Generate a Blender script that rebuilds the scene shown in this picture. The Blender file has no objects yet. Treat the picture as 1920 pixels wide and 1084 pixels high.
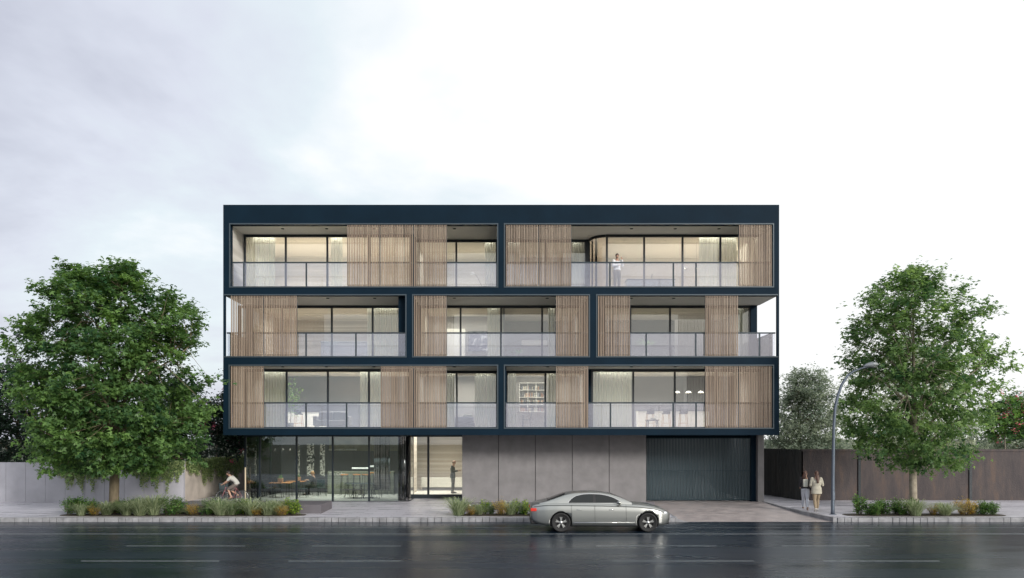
import bpy, bmesh, math, random
import numpy as np
from mathutils import Vector, Matrix
R = math.radians
random.seed(7); rng = np.random.default_rng(7)
scene = bpy.context.scene
COL = scene.collection
F = 1558.0; CX = 940.0; CZ = 820.0; H = 3.4      # lens in photo pixels, vanishing point, eye height
def X(px, Y): return (px - CX) * Y / F
def Z(py, Y): return H - (py - CZ) * Y / F

# ---------------------------------------------------------------- materials
def nt(name):
    m = bpy.data.materials.new(name); m.use_nodes = True
    n = m.node_tree; n.nodes.clear()
    o = n.nodes.new('ShaderNodeOutputMaterial')
    return m, n, o
def ramp(n, fac, stops):
    r = n.nodes.new('ShaderNodeValToRGB')
    els = r.color_ramp.elements
    while len(els) < len(stops): els.new(0.5)
    for e, (p, c) in zip(els, stops):
        e.position = p; e.color = (*c, 1) if len(c) == 3 else c
    n.links.new(fac, r.inputs[0]); return r.outputs[0]
def noise(n, scale, detail=4, vec=None, rough=0.55, mapscale=None, kind='Object'):
    tc = n.nodes.new('ShaderNodeTexCoord')
    src = tc.outputs[kind]
    if mapscale:
        mp = n.nodes.new('ShaderNodeMapping'); mp.inputs['Scale'].default_value = mapscale
        n.links.new(src, mp.inputs[0]); src = mp.outputs[0]
    t = n.nodes.new('ShaderNodeTexNoise'); t.inputs['Scale'].default_value = scale
    t.inputs['Detail'].default_value = detail; t.inputs['Roughness'].default_value = rough
    n.links.new(src, t.inputs['Vector']); return t.outputs['Fac']
def mat(name, col, rough=0.6, metal=0.0, var=0.0, vscale=3.0, bump=0.0, bscale=40.0, mapscale=None, spec=0.5, coat=0.0, emit=None, estr=0.0, rvar=0.0):
    m, n, o = nt(name)
    p = n.nodes.new('ShaderNodeBsdfPrincipled')
    p.inputs['Roughness'].default_value = rough; p.inputs['Metallic'].default_value = metal
    p.inputs['Specular IOR Level'].default_value = spec
    p.inputs['Coat Weight'].default_value = coat; p.inputs['Coat Roughness'].default_value = 0.08
    p.inputs['Base Color'].default_value = (*col, 1)
    if var > 0:
        f = noise(n, vscale, 5, mapscale=mapscale)
        lo = tuple(c * (1 - var) for c in col); hi = tuple(min(1, c * (1 + var)) for c in col)
        n.links.new(ramp(n, f, [(0.3, lo), (0.7, hi)]), p.inputs['Base Color'])
        if rvar > 0:
            mr = n.nodes.new('ShaderNodeMapRange'); n.links.new(f, mr.inputs[0])
            mr.inputs[1].default_value = 0.3; mr.inputs[2].default_value = 0.7
            mr.inputs[3].default_value = rough - rvar; mr.inputs[4].default_value = rough + rvar
            n.links.new(mr.outputs[0], p.inputs['Roughness'])
    if bump > 0:
        b = n.nodes.new('ShaderNodeBump'); b.inputs['Strength'].default_value = bump; b.inputs['Distance'].default_value = 0.02
        n.links.new(noise(n, bscale, 4), b.inputs['Height']); n.links.new(b.outputs[0], p.inputs['Normal'])
    if emit:
        p.inputs['Emission Color'].default_value = (*emit, 1); p.inputs['Emission Strength'].default_value = estr
    n.links.new(p.outputs[0], o.inputs[0]); return m
def glassmat(name, tint, base, k, groughness=0.0, gcol=(1, 1, 1)):
    m, n, o = nt(name)
    tr = n.nodes.new('ShaderNodeBsdfTransparent'); tr.inputs[0].default_value = (*tint, 1)
    gl = n.nodes.new('ShaderNodeBsdfGlossy'); gl.inputs['Roughness'].default_value = groughness; gl.inputs[0].default_value = (*gcol, 1)
    fr = n.nodes.new('ShaderNodeFresnel'); fr.inputs[0].default_value = 1.5
    ma = n.nodes.new('ShaderNodeMath'); ma.operation = 'MULTIPLY_ADD'; ma.inputs[1].default_value = k; ma.inputs[2].default_value = base
    ma.use_clamp = True
    n.links.new(fr.outputs[0], ma.inputs[0])
    mx = n.nodes.new('ShaderNodeMixShader'); n.links.new(ma.outputs[0], mx.inputs[0])
    n.links.new(tr.outputs[0], mx.inputs[1]); n.links.new(gl.outputs[0], mx.inputs[2]); n.links.new(mx.outputs[0], o.inputs[0])
    return m
def leafmat(name, dark, light, transl=0.35, rough=0.45):
    m, n, o = nt(name)
    at = n.nodes.new('ShaderNodeAttribute'); at.attribute_name = 'var'
    c = ramp(n, at.outputs['Fac'], [(0.0, dark), (1.0, light)])
    p = n.nodes.new('ShaderNodeBsdfPrincipled'); p.inputs['Roughness'].default_value = rough
    p.inputs['Specular IOR Level'].default_value = 0.35
    n.links.new(c, p.inputs['Base Color'])
    t = n.nodes.new('ShaderNodeBsdfTranslucent')
    hs = n.nodes.new('ShaderNodeHueSaturation'); hs.inputs['Hue'].default_value = 0.485; hs.inputs['Saturation'].default_value = 1.15; hs.inputs['Value'].default_value = 1.3
    n.links.new(c, hs.inputs['Color']); n.links.new(hs.outputs[0], t.inputs[0])
    mx = n.nodes.new('ShaderNodeMixShader'); mx.inputs[0].default_value = transl
    n.links.new(p.outputs[0], mx.inputs[1]); n.links.new(t.outputs[0], mx.inputs[2]); n.links.new(mx.outputs[0], o.inputs[0])
    return m

# ---------------------------------------------------------------- mesh builder
class MB:
    def __init__(s): s.v = []; s.f = []; s.m = []; s.sm = []
    def add(s, vs, fs, mi=0, smooth=False):
        b = len(s.v); s.v += [tuple(v) for v in vs]
        for f in fs: s.f.append(tuple(i + b for i in f)); s.m.append(mi); s.sm.append(smooth)
        return s
    def box(s, x0, x1, y0, y1, z0, z1, mi=0):
        if x0 > x1: x0, x1 = x1, x0
        if y0 > y1: y0, y1 = y1, y0
        if z0 > z1: z0, z1 = z1, z0
        vs = [(x, y, z) for z in (z0, z1) for y in (y0, y1) for x in (x0, x1)]
        return s.add(vs, [(0, 2, 3, 1), (4, 5, 7, 6), (0, 1, 5, 4), (2, 6, 7, 3), (0, 4, 6, 2), (1, 3, 7, 5)], mi)
    def bbox(s, x0, x1, y0, y1, z0, z1, b=0.02, mi=0):          # box with bevelled edges
        bm = bmesh.new(); bmesh.ops.create_cube(bm, size=1)
        for v in bm.verts:
            v.co = ((x0 + x1) / 2 + v.co.x * abs(x1 - x0), (y0 + y1) / 2 + v.co.y * abs(y1 - y0), (z0 + z1) / 2 + v.co.z * abs(z1 - z0))
        bmesh.ops.bevel(bm, geom=bm.edges[:], offset=b, segments=2, profile=0.5, affect='EDGES')
        bm.verts.index_update()
        s.add([v.co[:] for v in bm.verts], [[v.index for v in f.verts] for f in bm.faces], mi, False); bm.free(); return s
    def obox(s, c, dx, dy, dz, rot=0, mi=0):                    # box centred at c, turned about z
        ca, sa = math.cos(rot), math.sin(rot); vs = []
        for z in (-dz / 2, dz / 2):
            for y in (-dy / 2, dy / 2):
                for x in (-dx / 2, dx / 2): vs.append((c[0] + x * ca - y * sa, c[1] + x * sa + y * ca, c[2] + z))
        return s.add(vs, [(0, 2, 3, 1), (4, 5, 7, 6), (0, 1, 5, 4), (2, 6, 7, 3), (0, 4, 6, 2), (1, 3, 7, 5)], mi)
    def tube(s, pts, rad, n=8, mi=0, smooth=True, cap=True):
        pts = [Vector(p) for p in pts]
        if not hasattr(rad, '__len__'): rad = [rad] * len(pts)
        rings = []; ref = None
        for i, p in enumerate(pts):
            d = (pts[min(i + 1, len(pts) - 1)] - pts[max(i - 1, 0)])
            d = d.normalized() if d.length > 1e-9 else Vector((0, 0, 1))
            if ref is None: ref = Vector((1, 0, 0)) if abs(d.x) < 0.8 else Vector((0, 1, 0))
            a = d.cross(ref)
            if a.length < 1e-6: a = d.cross(Vector((0.3, 0.9, 0.2)))
            a.normalize(); b = a.cross(d).normalized()
            rings.append([p + (a * math.cos(2 * math.pi * k / n) + b * math.sin(2 * math.pi * k / n)) * rad[i] for k in range(n)])
        vs = [v for r in rings for v in r]; fs = []
        for i in range(len(pts) - 1):
            for k in range(n):
                a0 = i * n + k; a1 = i * n + (k + 1) % n
                fs.append((a0, a1, a1 + n, a0 + n))
        s.add(vs, fs, mi, smooth)
        if cap:
            b = len(s.v) - len(vs)
            s.f.append(tuple(b + k for k in range(n))[::-1]); s.m.append(mi); s.sm.append(False)
            s.f.append(tuple(b + (len(pts) - 1) * n + k for k in range(n))); s.m.append(mi); s.sm.append(False)
        return s
    def eloft(s, pts, ra, rb, lat, n=14, mi=0):                 # elliptical loft: ra along lat, rb across
        lat = Vector(lat).normalized(); rings = []; pts = [Vector(p) for p in pts]
        for i, p in enumerate(pts):
            d = (pts[min(i + 1, len(pts) - 1)] - pts[max(i - 1, 0)]).normalized()
            fw = d.cross(lat).normalized(); lt = fw.cross(d).normalized()
            rings += [p + lt * math.cos(2 * math.pi * k / n) * ra[i] + fw * math.sin(2 * math.pi * k / n) * rb[i] for k in range(n)]
        fs = []
        for i in range(len(pts) - 1):
            for k in range(n):
                a0 = i * n + k; a1 = i * n + (k + 1) % n; fs.append((a0, a1, a1 + n, a0 + n))
        fs.append(tuple(range(n))[::-1]); fs.append(tuple((len(pts) - 1) * n + k for k in range(n)))
        return s.add(rings, fs, mi, True)
    def ell(s, c, r, nu=14, nv=9, mi=0, M=None):
        vs = []; fs = []
        for j in range(1, nv):
            t = math.pi * j / nv
            for i in range(nu):
                a = 2 * math.pi * i / nu
                vs.append(Vector((r[0] * math.sin(t) * math.cos(a), r[1] * math.sin(t) * math.sin(a), r[2] * math.cos(t))))
        vs += [Vector((0, 0, r[2])), Vector((0, 0, -r[2]))]
        for j in range(nv - 2):
            for i in range(nu):
                a0 = j * nu + i; a1 = j * nu + (i + 1) % nu; fs.append((a0, a0 + nu, a1 + nu, a1))
        t0 = len(vs) - 2
        for i in range(nu):
            fs.append((t0, i, (i + 1) % nu)); b = (nv - 2) * nu
            fs.append((t0 + 1, b + (i + 1) % nu, b + i))
        vs = [((M @ v) if M else v) + Vector(c) for v in vs]
        return s.add(vs, fs, mi, True)
    def prism(s, poly, y0, y1, mi=0, axis='y', smooth=False):   # polygon in xz (axis y), xy (axis z) or yz (axis x)
        def q(a, b, t): return (a, t, b) if axis == 'y' else (a, b, t) if axis == 'z' else (t, a, b)
        n = len(poly); vs = [q(a, b, y0) for a, b in poly] + [q(a, b, y1) for a, b in poly]
        fs = [tuple(range(n)), tuple(range(n, 2 * n))[::-1]] + [(i, (i + 1) % n + 0, (i + 1) % n + n, i + n) for i in range(n)]
        return s.add(vs, fs, mi, smooth)
    def lathe(s, prof, c=(0, 0, 0), n=20, mi=0):                # prof: (r, z)
        vs = []; fs = []
        for r, z in prof:
            vs += [(c[0] + r * math.cos(2 * math.pi * k / n), c[1] + r * math.sin(2 * math.pi * k / n), c[2] + z) for k in range(n)]
        for i in range(len(prof) - 1):
            for k in range(n):
                a0 = i * n + k; a1 = i * n + (k + 1) % n; fs.append((a0, a1, a1 + n, a0 + n))
        return s.add(vs, fs, mi, True)
    def quad(s, a, b, c, d, mi=0): return s.add([a, b, c, d], [(0, 1, 2, 3)], mi)
    def build(s, name, mats, parent=None, loc=None, fixn=False):
        me = bpy.data.meshes.new(name)
        off = Vector((0, 0, 0))
        if parent:
            q = parent
            while q: off += q.location; q = q.parent
        elif loc is not None: off = Vector(loc)
        elif s.v:
            xs = [v[0] for v in s.v]; ys = [v[1] for v in s.v]; zs = [v[2] for v in s.v]
            off = Vector(((min(xs) + max(xs)) / 2, (min(ys) + max(ys)) / 2, min(zs)))
        me.from_pydata([(v[0] - off.x, v[1] - off.y, v[2] - off.z) for v in s.v], [], s.f)
        if not isinstance(mats, (list, tuple)): mats = [mats]
        for m in mats: me.materials.append(m)
        me.polygons.foreach_set('material_index', s.m); me.polygons.foreach_set('use_smooth', s.sm)
        bm = bmesh.new(); bm.from_mesh(me); bmesh.ops.recalc_face_normals(bm, faces=bm.faces[:]); bm.to_mesh(me); bm.free()
        o = bpy.data.objects.new(name, me); COL.objects.link(o)
        if parent: o.parent = parent
        else: o.location = off
        return o
def empty(name, loc=(0, 0, 0), rz=0.0):
    o = bpy.data.objects.new(name, None); COL.objects.link(o); o.location = loc; o.rotation_euler = (0, 0, rz); o.empty_display_size = 0.3
    return o
def tag(o, label=None, cat=None, group=None, kind=None):
    if label: o['label'] = label
    if cat: o['category'] = cat
    if group: o['group'] = group
    if kind: o['kind'] = kind
    return o
def thing(name, label, cat, loc=(0, 0, 0), rz=0.0, group=None): return tag(empty(name, loc, rz), label, cat, group)
def copy_tree(o, parent=None):
    c = o.copy(); COL.objects.link(c); c.parent = parent
    for ch in [k for k in bpy.data.objects if k.parent == o and k != c]: copy_tree(ch, c)
    return c
def bake(o, mods):                                              # apply modifiers given as (type, props)
    for t, pr in mods:
        md = o.modifiers.new(t, t)
        for k, v in pr.items(): setattr(md, k, v)
    bpy.context.view_layer.update()
    dg = bpy.context.evaluated_depsgraph_get()
    me = bpy.data.meshes.new_from_object(o.evaluated_get(dg)); o.modifiers.clear(); me.name = o.name
    o.data = me; return o
def fastmesh(name, V, k, mats, var=None, parent=None, loc=(0, 0, 0), smooth=False, midx=None):
    """V: (n*k,3) vertices, each run of k vertices is one face."""
    V = np.asarray(V, dtype=np.float32) - np.array(loc, dtype=np.float32)
    me = bpy.data.meshes.new(name); nf = len(V) // k
    me.vertices.add(len(V)); me.vertices.foreach_set('co', V.ravel())
    me.loops.add(len(V)); me.loops.foreach_set('vertex_index', np.arange(len(V), dtype=np.int32))
    me.polygons.add(nf); me.polygons.foreach_set('loop_start', np.arange(nf, dtype=np.int32) * k)
    try: me.polygons.foreach_set('loop_total', np.full(nf, k, dtype=np.int32))
    except Exception: pass
    if not isinstance(mats, (list, tuple)): mats = [mats]
    for m in mats: me.materials.append(m)
    if midx is not None: me.polygons.foreach_set('material_index', np.asarray(midx, dtype=np.int32))
    if var is not None:
        a = me.attributes.new('var', 'FLOAT', 'POINT'); a.data.foreach_set('value', np.repeat(np.asarray(var, dtype=np.float32), k))
    me.update(calc_edges=True); me.validate()
    o = bpy.data.objects.new(name, me); COL.objects.link(o)
    if parent: o.parent = parent
    else: o.location = loc
    return o
def text(name, body, size, loc, m, parent=None, rx=90, rz=0, ext=0.01, align='LEFT', bold=0.0):
    cu = bpy.data.curves.new(name, 'FONT'); cu.body = body; cu.size = size; cu.extrude = ext; cu.offset = bold; cu.align_x = align; cu.resolution_u = 3
    t = bpy.data.objects.new(name, cu); COL.objects.link(t); bpy.context.view_layer.update()
    me = bpy.data.meshes.new_from_object(t.evaluated_get(bpy.context.evaluated_depsgraph_get()))
    bpy.data.objects.remove(t)
    me.transform(Matrix.Rotation(R(rz), 4, 'Z') @ Matrix.Rotation(R(rx), 4, 'X')); me.materials.clear(); me.materials.append(m)
    o = bpy.data.objects.new(name, me); COL.objects.link(o); off = Vector((0, 0, 0))
    if parent:
        o.parent = parent; q = parent
        while q: off += q.location; q = q.parent
    o.location = Vector(loc) - off; return o

M = {}
M['navy'] = mat('navy_metal', (0.0035, 0.0145, 0.027), 0.6, 0.0, 0.12, 1.2, spec=0.10)
M['navydark'] = mat('dark_navy_metal', (0.008, 0.014, 0.020), 0.35)
M['trim'] = mat('grey_trim', (0.05, 0.07, 0.085), 0.4, 0.2)
M['rail'] = mat('rail_metal', (0.035, 0.05, 0.062), 0.35, 0.3)
M['soffit'] = mat('soffit_plaster', (0.74, 0.71, 0.64), 0.8, 0, 0.05, 0.8)
M['slat'] = None
M['concrete'] = mat('board_concrete', (0.205, 0.196, 0.196), 0.75, 0, 0.16, 1.6, 0.35, 50, rvar=0.05)
M['pale_concrete'] = mat('pale_concrete', (0.44, 0.435, 0.47), 0.75, 0, 0.14, 0.9, 0.2, 20)
M['gap'] = mat('dark_joint', (0.02, 0.02, 0.022), 0.9)
M['white'] = mat('white_paint', (0.72, 0.70, 0.66), 0.5)
M['black'] = mat('black_metal', (0.012, 0.014, 0.016), 0.4)
M['wood'] = mat('light_wood', (0.42, 0.25, 0.13), 0.5, 0, 0.2, 6, mapscale=(1, 8, 1))
M['winglass'] = glassmat('window_glass', (0.92, 0.95, 0.93), 0.04, 1.1)
M['railglass'] = glassmat('balustrade_glass', (0.93, 0.94, 0.97), 0.11, 1.0, 0.0, (0.90, 0.90, 1.0))
M['shopglass'] = glassmat('shop_glass', (0.80, 0.87, 0.86), 0.03, 1.3)
# ---------------------------------------------------------------- surfaces of the setting
def wood_slats():
    m, n, o = nt('timber_slats')
    p = n.nodes.new('ShaderNodeBsdfPrincipled'); p.inputs['Roughness'].default_value = 0.6
    f1 = noise(n, 1.0, 2, mapscale=(13.0, 0.5, 0.12)); f2 = noise(n, 1.0, 5, mapscale=(40.0, 40, 1.2))
    a = n.nodes.new('ShaderNodeMath'); a.operation = 'MULTIPLY_ADD'; a.inputs[1].default_value = 0.35
    n.links.new(f2, a.inputs[0]); n.links.new(f1, a.inputs[2])
    c = ramp(n, a.outputs[0], [(0.38, (0.095, 0.068, 0.050)), (0.60, (0.255, 0.190, 0.140)), (0.92, (0.42, 0.33, 0.25))])
    n.links.new(c, p.inputs['Base Color']); n.links.new(p.outputs[0], o.inputs[0]); return m
M['slat'] = wood_slats()
def striped(name, c1, c2, freq, axis='Z', rough=0.6, dist=0.6):
    m, n, o = nt(name); p = n.nodes.new('ShaderNodeBsdfPrincipled'); p.inputs['Roughness'].default_value = rough
    tc = n.nodes.new('ShaderNodeTexCoord'); mp = n.nodes.new('ShaderNodeMapping')
    mp.inputs['Scale'].default_value = (0.12, 0.12, freq) if axis == 'Z' else (freq, 0.1, 0.02)
    t = n.nodes.new('ShaderNodeTexNoise'); t.inputs['Scale'].default_value = 1.0; t.inputs['Detail'].default_value = 5
    n.links.new(tc.outputs['Object'], mp.inputs[0]); n.links.new(mp.outputs[0], t.inputs['Vector'])
    n.links.new(ramp(n, t.outputs['Fac'], [(0.38, c1), (0.62, c2)]), p.inputs['Base Color'])
    n.links.new(p.outputs[0], o.inputs[0]); return m
M['travertine'] = striped('travertine', (0.50, 0.44, 0.38), (0.68, 0.62, 0.55), 7.0)
M['board_wall'] = striped('pale_board_wall', (0.52, 0.49, 0.44), (0.66, 0.63, 0.58), 9.0)
M['warm_wall'] = mat('warm_wall', (0.52, 0.475, 0.41), 0.8, 0, 0.06, 3)
M['grey_wall'] = mat('grey_wall', (0.17, 0.17, 0.185), 0.7, 0, 0.05, 1)
M['midgrey_wall'] = mat('midgrey_wall', (0.32, 0.30, 0.29), 0.8, 0, 0.06, 1)
M['ceiling'] = mat('ceiling_paint', (0.62, 0.59, 0.53), 0.85)
M['floor_wood'] = mat('timber_floor', (0.40, 0.34, 0.29), 0.4, 0, 0.1, 4)
M['sheer'] = None
def sheer():
    m, n, o = nt('sheer_curtain')
    p = n.nodes.new('ShaderNodeBsdfDiffuse'); p.inputs[0].default_value = (0.66, 0.65, 0.58, 1)
    t = n.nodes.new('ShaderNodeBsdfTranslucent'); t.inputs[0].default_value = (0.66, 0.65, 0.58, 1)
    q = n.nodes.new('ShaderNodeBsdfTransparent')
    a = n.nodes.new('ShaderNodeMixShader'); a.inputs[0].default_value = 0.4
    n.links.new(p.outputs[0], a.inputs[1]); n.links.new(t.outputs[0], a.inputs[2])
    b = n.nodes.new('ShaderNodeMixShader'); b.inputs[0].default_value = 0.12
    n.links.new(a.outputs[0], b.inputs[1]); n.links.new(q.outputs[0], b.inputs[2]); n.links.new(b.outputs[0], o.inputs[0]); return m
M['sheer'] = sheer()

def asphalt():
    m, n, o = nt('wet_asphalt'); p = n.nodes.new('ShaderNodeBsdfPrincipled')
    f = noise(n, 0.35, 5, mapscale=(0.25, 1.6, 1)); g = noise(n, 260, 2)
    n.links.new(ramp(n, f, [(0.3, (0.007, 0.014, 0.024)), (0.7, (0.014, 0.024, 0.038))]), p.inputs['Base Color'])
    mr = n.nodes.new('ShaderNodeMapRange'); n.links.new(f, mr.inputs[0]); mr.inputs[1].default_value = 0.3; mr.inputs[2].default_value = 0.7
    mr.inputs[3].default_value = 0.17; mr.inputs[4].default_value = 0.36; n.links.new(mr.outputs[0], p.inputs['Roughness'])
    p.inputs['Specular IOR Level'].default_value = 0.36
    b = n.nodes.new('ShaderNodeBump'); b.inputs['Strength'].default_value = 0.05; b.inputs['Distance'].default_value = 0.01
    n.links.new(g, b.inputs['Height']); n.links.new(b.outputs[0], p.inputs['Normal'])
    n.links.new(p.outputs[0], o.inputs[0]); return m
def paving(name, c1, c2, rough, bw=0.9, rh=0.45, spec=0.5, mortar=0.006, mortarc=(0.12, 0.12, 0.125), stretch=(0.5, 2.5, 1)):
    m, n, o = nt(name); p = n.nodes.new('ShaderNodeBsdfPrincipled')
    tc = n.nodes.new('ShaderNodeTexCoord')
    br = n.nodes.new('ShaderNodeTexBrick'); br.inputs['Scale'].default_value = 1.0
    br.inputs['Brick Width'].default_value = bw; br.inputs['Row Height'].default_value = rh; br.inputs['Mortar Size'].default_value = mortar
    br.inputs['Color1'].default_value = (*c1, 1); br.inputs['Color2'].default_value = (*c2, 1); br.inputs['Mortar'].default_value = (*mortarc, 1)
    n.links.new(tc.outputs['Object'], br.inputs['Vector'])
    f = noise(n, 1.3, 6, mapscale=stretch)
    mx = n.nodes.new('ShaderNodeMix'); mx.data_type = 'RGBA'; mx.blend_type = 'MULTIPLY'; mx.inputs[0].default_value = 1.0
    n.links.new(br.outputs['Color'], mx.inputs[6]); n.links.new(ramp(n, f, [(0.3, (0.68, 0.68, 0.70)), (0.7, (1.1, 1.08, 1.08))]), mx.inputs[7])
    n.links.new(mx.outputs[2], p.inputs['Base Color'])
    mr = n.nodes.new('ShaderNodeMapRange'); n.links.new(f, mr.inputs[0]); mr.inputs[1].default_value = 0.35; mr.inputs[2].default_value = 0.65
    mr.inputs[3].default_value = rough - 0.12; mr.inputs[4].default_value = rough + 0.12; n.links.new(mr.outputs[0], p.inputs['Roughness'])
    p.inputs['Specular IOR Level'].default_value = spec
    n.links.new(p.outputs[0], o.inputs[0]); return m
M['asphalt'] = asphalt()
M['paving'] = paving('grey_paving', (0.55, 0.54, 0.58), (0.60, 0.59, 0.63), 0.36)
M['driveway'] = paving('driveway_cobbles', (0.40, 0.35, 0.33), (0.47, 0.42, 0.40), 0.55, 0.22, 0.11, mortar=0.008, mortarc=(0.28, 0.25, 0.24), stretch=(1.5, 1.5, 1))
M['kerbstone'] = mat('kerb_stone', (0.27, 0.27, 0.28), 0.65, 0, 0.35, 2.6, 0.5, 40, mapscale=(1, 1, 1))
M['paint'] = mat('road_paint', (0.30, 0.33, 0.34), 0.4, 0, 0.35, 6)
M['soil'] = mat('bed_soil', (0.05, 0.04, 0.03), 0.9, 0, 0.4, 8, 0.8, 30)
M['grass_ground'] = mat('ground_cover', (0.06, 0.07, 0.04), 0.9, 0, 0.3, 1)

YK = 33.35            # kerb line
def ground_z(Y): return 0.17 + 0.11 * min(1, max(0, (Y - YK) / (40.3 - YK)))

mb = MB(); mb.quad((-700, -300, -0.03), (700, -300, -0.03), (700, 1400, -0.03), (-700, 1400, -0.03))
tag(mb.build('ground', M['grass_ground']), kind='structure')
mb = MB(); mb.quad((-260, 4, 0.0), (260, 4, 0.0), (260, YK, 0.0), (-260, YK, 0.0))
tag(mb.build('road', M['asphalt'], loc=(0, 0, 0)), kind='structure')
DX0, DX1 = 7.15, 13.25                                            # driveway mouth at the road
def edge_x(Y):                                                    # curved right edge of the driveway
    t = min(1, max(0, (Y - YK) / (40.4 - YK))); return 13.32 - 0.62 * (1 - (1 - t) ** 2.2)
def sheet(pts_l, pts_r, name, m, thick=0.3):                      # strip between two polylines of (x, y, z)
    mb = MB(); n = len(pts_l); vs = pts_l + pts_r
    fs = [(i, i + n, i + n + 1, i + 1) for i in range(n - 1)]
    mb.add(vs, fs); 
    lo = [(x, y, z - thick) for x, y, z in vs]
    b = len(mb.v); mb.add(lo, [])
    for i in range(n - 1):
        mb.f.append((i, i + 1, b + i + 1, b + i)); mb.m.append(0); mb.sm.append(False)
        mb.f.append((n + i, b + n + i, b + n + i + 1, n + i + 1)); mb.m.append(0); mb.sm.append(False)
    return tag(mb.build(name, m, loc=(0, 0, 0)), kind='structure')
ys = [YK + 0.16, 35, 37, 39, 40.3, 42, 47, 60]
sheet([(-160, y, ground_z(y)) for y in ys], [(7.0, y, ground_z(y)) for y in ys], 'pavement', M['paving'])
ys2 = [YK + 0.16 + (40.3 - YK - 0.16) * i / 12 for i in range(13)]
sheet([(edge_x(y) + 0.14, y, ground_z(y) + 0.0) for y in ys2 + [44, 60]], [(160, y, ground_z(y)) for y in ys2 + [44, 60]], 'pavement', M['paving'])
yd = [YK - 0.001, 34, 36, 38, 40.3, 41.4]
sheet([(6.98, y, 0.006 + (ground_z(y) - 0.02) * min(1, (y - YK) / 6.0)) for y in yd], [(edge_x(y) + 0.02, y, 0.006 + (ground_z(y) - 0.02) * min(1, max(0, (y - YK) / 6.0))) for y in yd], 'driveway', M['driveway'], 0.01)

# kerbs: individual stones with open joints inside one kerb
mb = MB(); random.seed(3)
def kerbrun(x0, x1):
    x = x0
    while x < x1:
        w = random.choice([0.27, 0.27, 0.56, 0.56, 0.28]); w = min(w, x1 - x)
        if w > 0.05: mb.bbox(x + 0.008, x + w - 0.008, YK + random.uniform(-0.008, 0.008), YK + 0.158, -0.02, 0.172 + random.uniform(-0.004, 0.003), 0.012)
        x += w
kerbrun(-34, 6.98); kerbrun(13.5, 34)
tag(mb.build('kerb', M['kerbstone'], loc=(0, YK, 0)), kind='structure')
mb = MB()                                                         # curved kerb beside the driveway
for i in range(30):
    y0 = YK + 0.0 + i * 0.24; y1 = y0 + 0.232
    if y1 > 40.4: break
    for a, b in ((y0, y1),):
        xa, xb = edge_x(a), edge_x(b)
        z0, z1 = ground_z(a) + 0.012, ground_z(b) + 0.012
        vs = [(xa, a, -0.02), (xa + 0.15, a, -0.02), (xb, b, -0.02), (xb + 0.15, b, -0.02), (xa, a, z0), (xa + 0.15, a, z0), (xb, b, z1), (xb + 0.15, b, z1)]
        mb.add(vs, [(0, 2, 3, 1), (4, 5, 7, 6), (0, 1, 5, 4), (2, 6, 7, 3), (0, 4, 6, 2), (1, 3, 7, 5)])
tag(mb.build('kerb', M['kerbstone'], loc=(13, YK, 0)), kind='structure')
mb = MB()
for i in range(8):                                                # ramped kerb end left of the driveway
    y0 = YK + i * 0.9; zz = 0.172
    if i == 0: mb.prism([(6.98, 0.0), (7.55, 0.0), (7.35, 0.03), (6.98, 0.172)], YK, YK + 0.15)
    else: mb.box(6.99, 7.09, y0 - 0.72, min(y0 + 0.16, 40.2), 0.0, 0.17 + 0.11 * (y0 - YK) / 7)
tag(mb.build('kerb', M['kerbstone'], loc=(7, YK, 0)), kind='structure')
# gutter strip and painted lines
mb = MB()
for (py, x0, x1, w) in ((989.7, -60, 60, 0.045), (1001.5, -60, 60, 0.10)):
    Y = H * F / (py - CZ); mb.quad((x0, Y - w / 2, 0.004), (x1, Y - w / 2, 0.004), (x1, Y + w / 2, 0.004), (x0, Y + w / 2, 0.004))
for (py, a, b, w) in ((1024, 237, 460, 0.075), (1024, 585, 752, 0.075), (1024, 1117, 1342, 0.075), (1024, 1466, 1632, 0.075), (1024, 1990, 2215, .075), (1024, -330, -110, .075),
                      (1052.3, 152, 411, 0.075), (1052.3, 541, 756, 0.075), (1052.3, 1148, 1414, 0.075), (1052.3, 1544, 1762, 0.075), (1052.3, -300, -40, .075)):
    Y = H * F / (py - CZ)
    mb.quad((X(a, Y), Y - w / 2, 0.004), (X(b, Y), Y - w / 2, 0.004), (X(b, Y), Y + w / 2, 0.004), (X(a, Y), Y + w / 2, 0.004))
tag(mb.build('road_marking', M['paint'], loc=(0, 29, 0)), kind='structure')

# ---------------------------------------------------------------- sky, sun, camera
w = bpy.data.worlds.new('World'); scene.world = w; w.use_nodes = True; n = w.node_tree; n.nodes.clear()
SUN_EL, SUN_AZ = 20.0, 142.0                                      # azimuth clockwise from +Y (north)
sky = n.nodes.new('ShaderNodeTexSky'); sky.sky_type = 'NISHITA'; sky.sun_disc = False
sky.sun_elevation = R(SUN_EL); sky.sun_rotation = R(SUN_AZ); sky.air_density = 1.2; sky.dust_density = 3.0
tc = n.nodes.new('ShaderNodeTexCoord'); sp = n.nodes.new('ShaderNodeSeparateXYZ'); n.links.new(tc.outputs['Generated'], sp.inputs[0])
def mth(op, a, b=None, c=None):
    q = n.nodes.new('ShaderNodeMath'); q.operation = op
    for i, v in enumerate((a, b, c)):
        if v is None: continue
        if isinstance(v, (int, float)): q.inputs[i].default_value = v
        else: n.links.new(v, q.inputs[i])
    return q.outputs[0]
zz = mth('ADD', mth('ABSOLUTE', sp.outputs[2]), 0.22)
cu = n.nodes.new('ShaderNodeCombineXYZ'); n.links.new(mth('DIVIDE', sp.outputs[0], zz), cu.inputs[0]); n.links.new(mth('DIVIDE', sp.outputs[1], zz), cu.inputs[1])
no = n.nodes.new('ShaderNodeTexNoise'); no.inputs['Scale'].default_value = 1.15; no.inputs['Detail'].default_value = 6; no.inputs['Roughness'].default_value = 0.55
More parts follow.
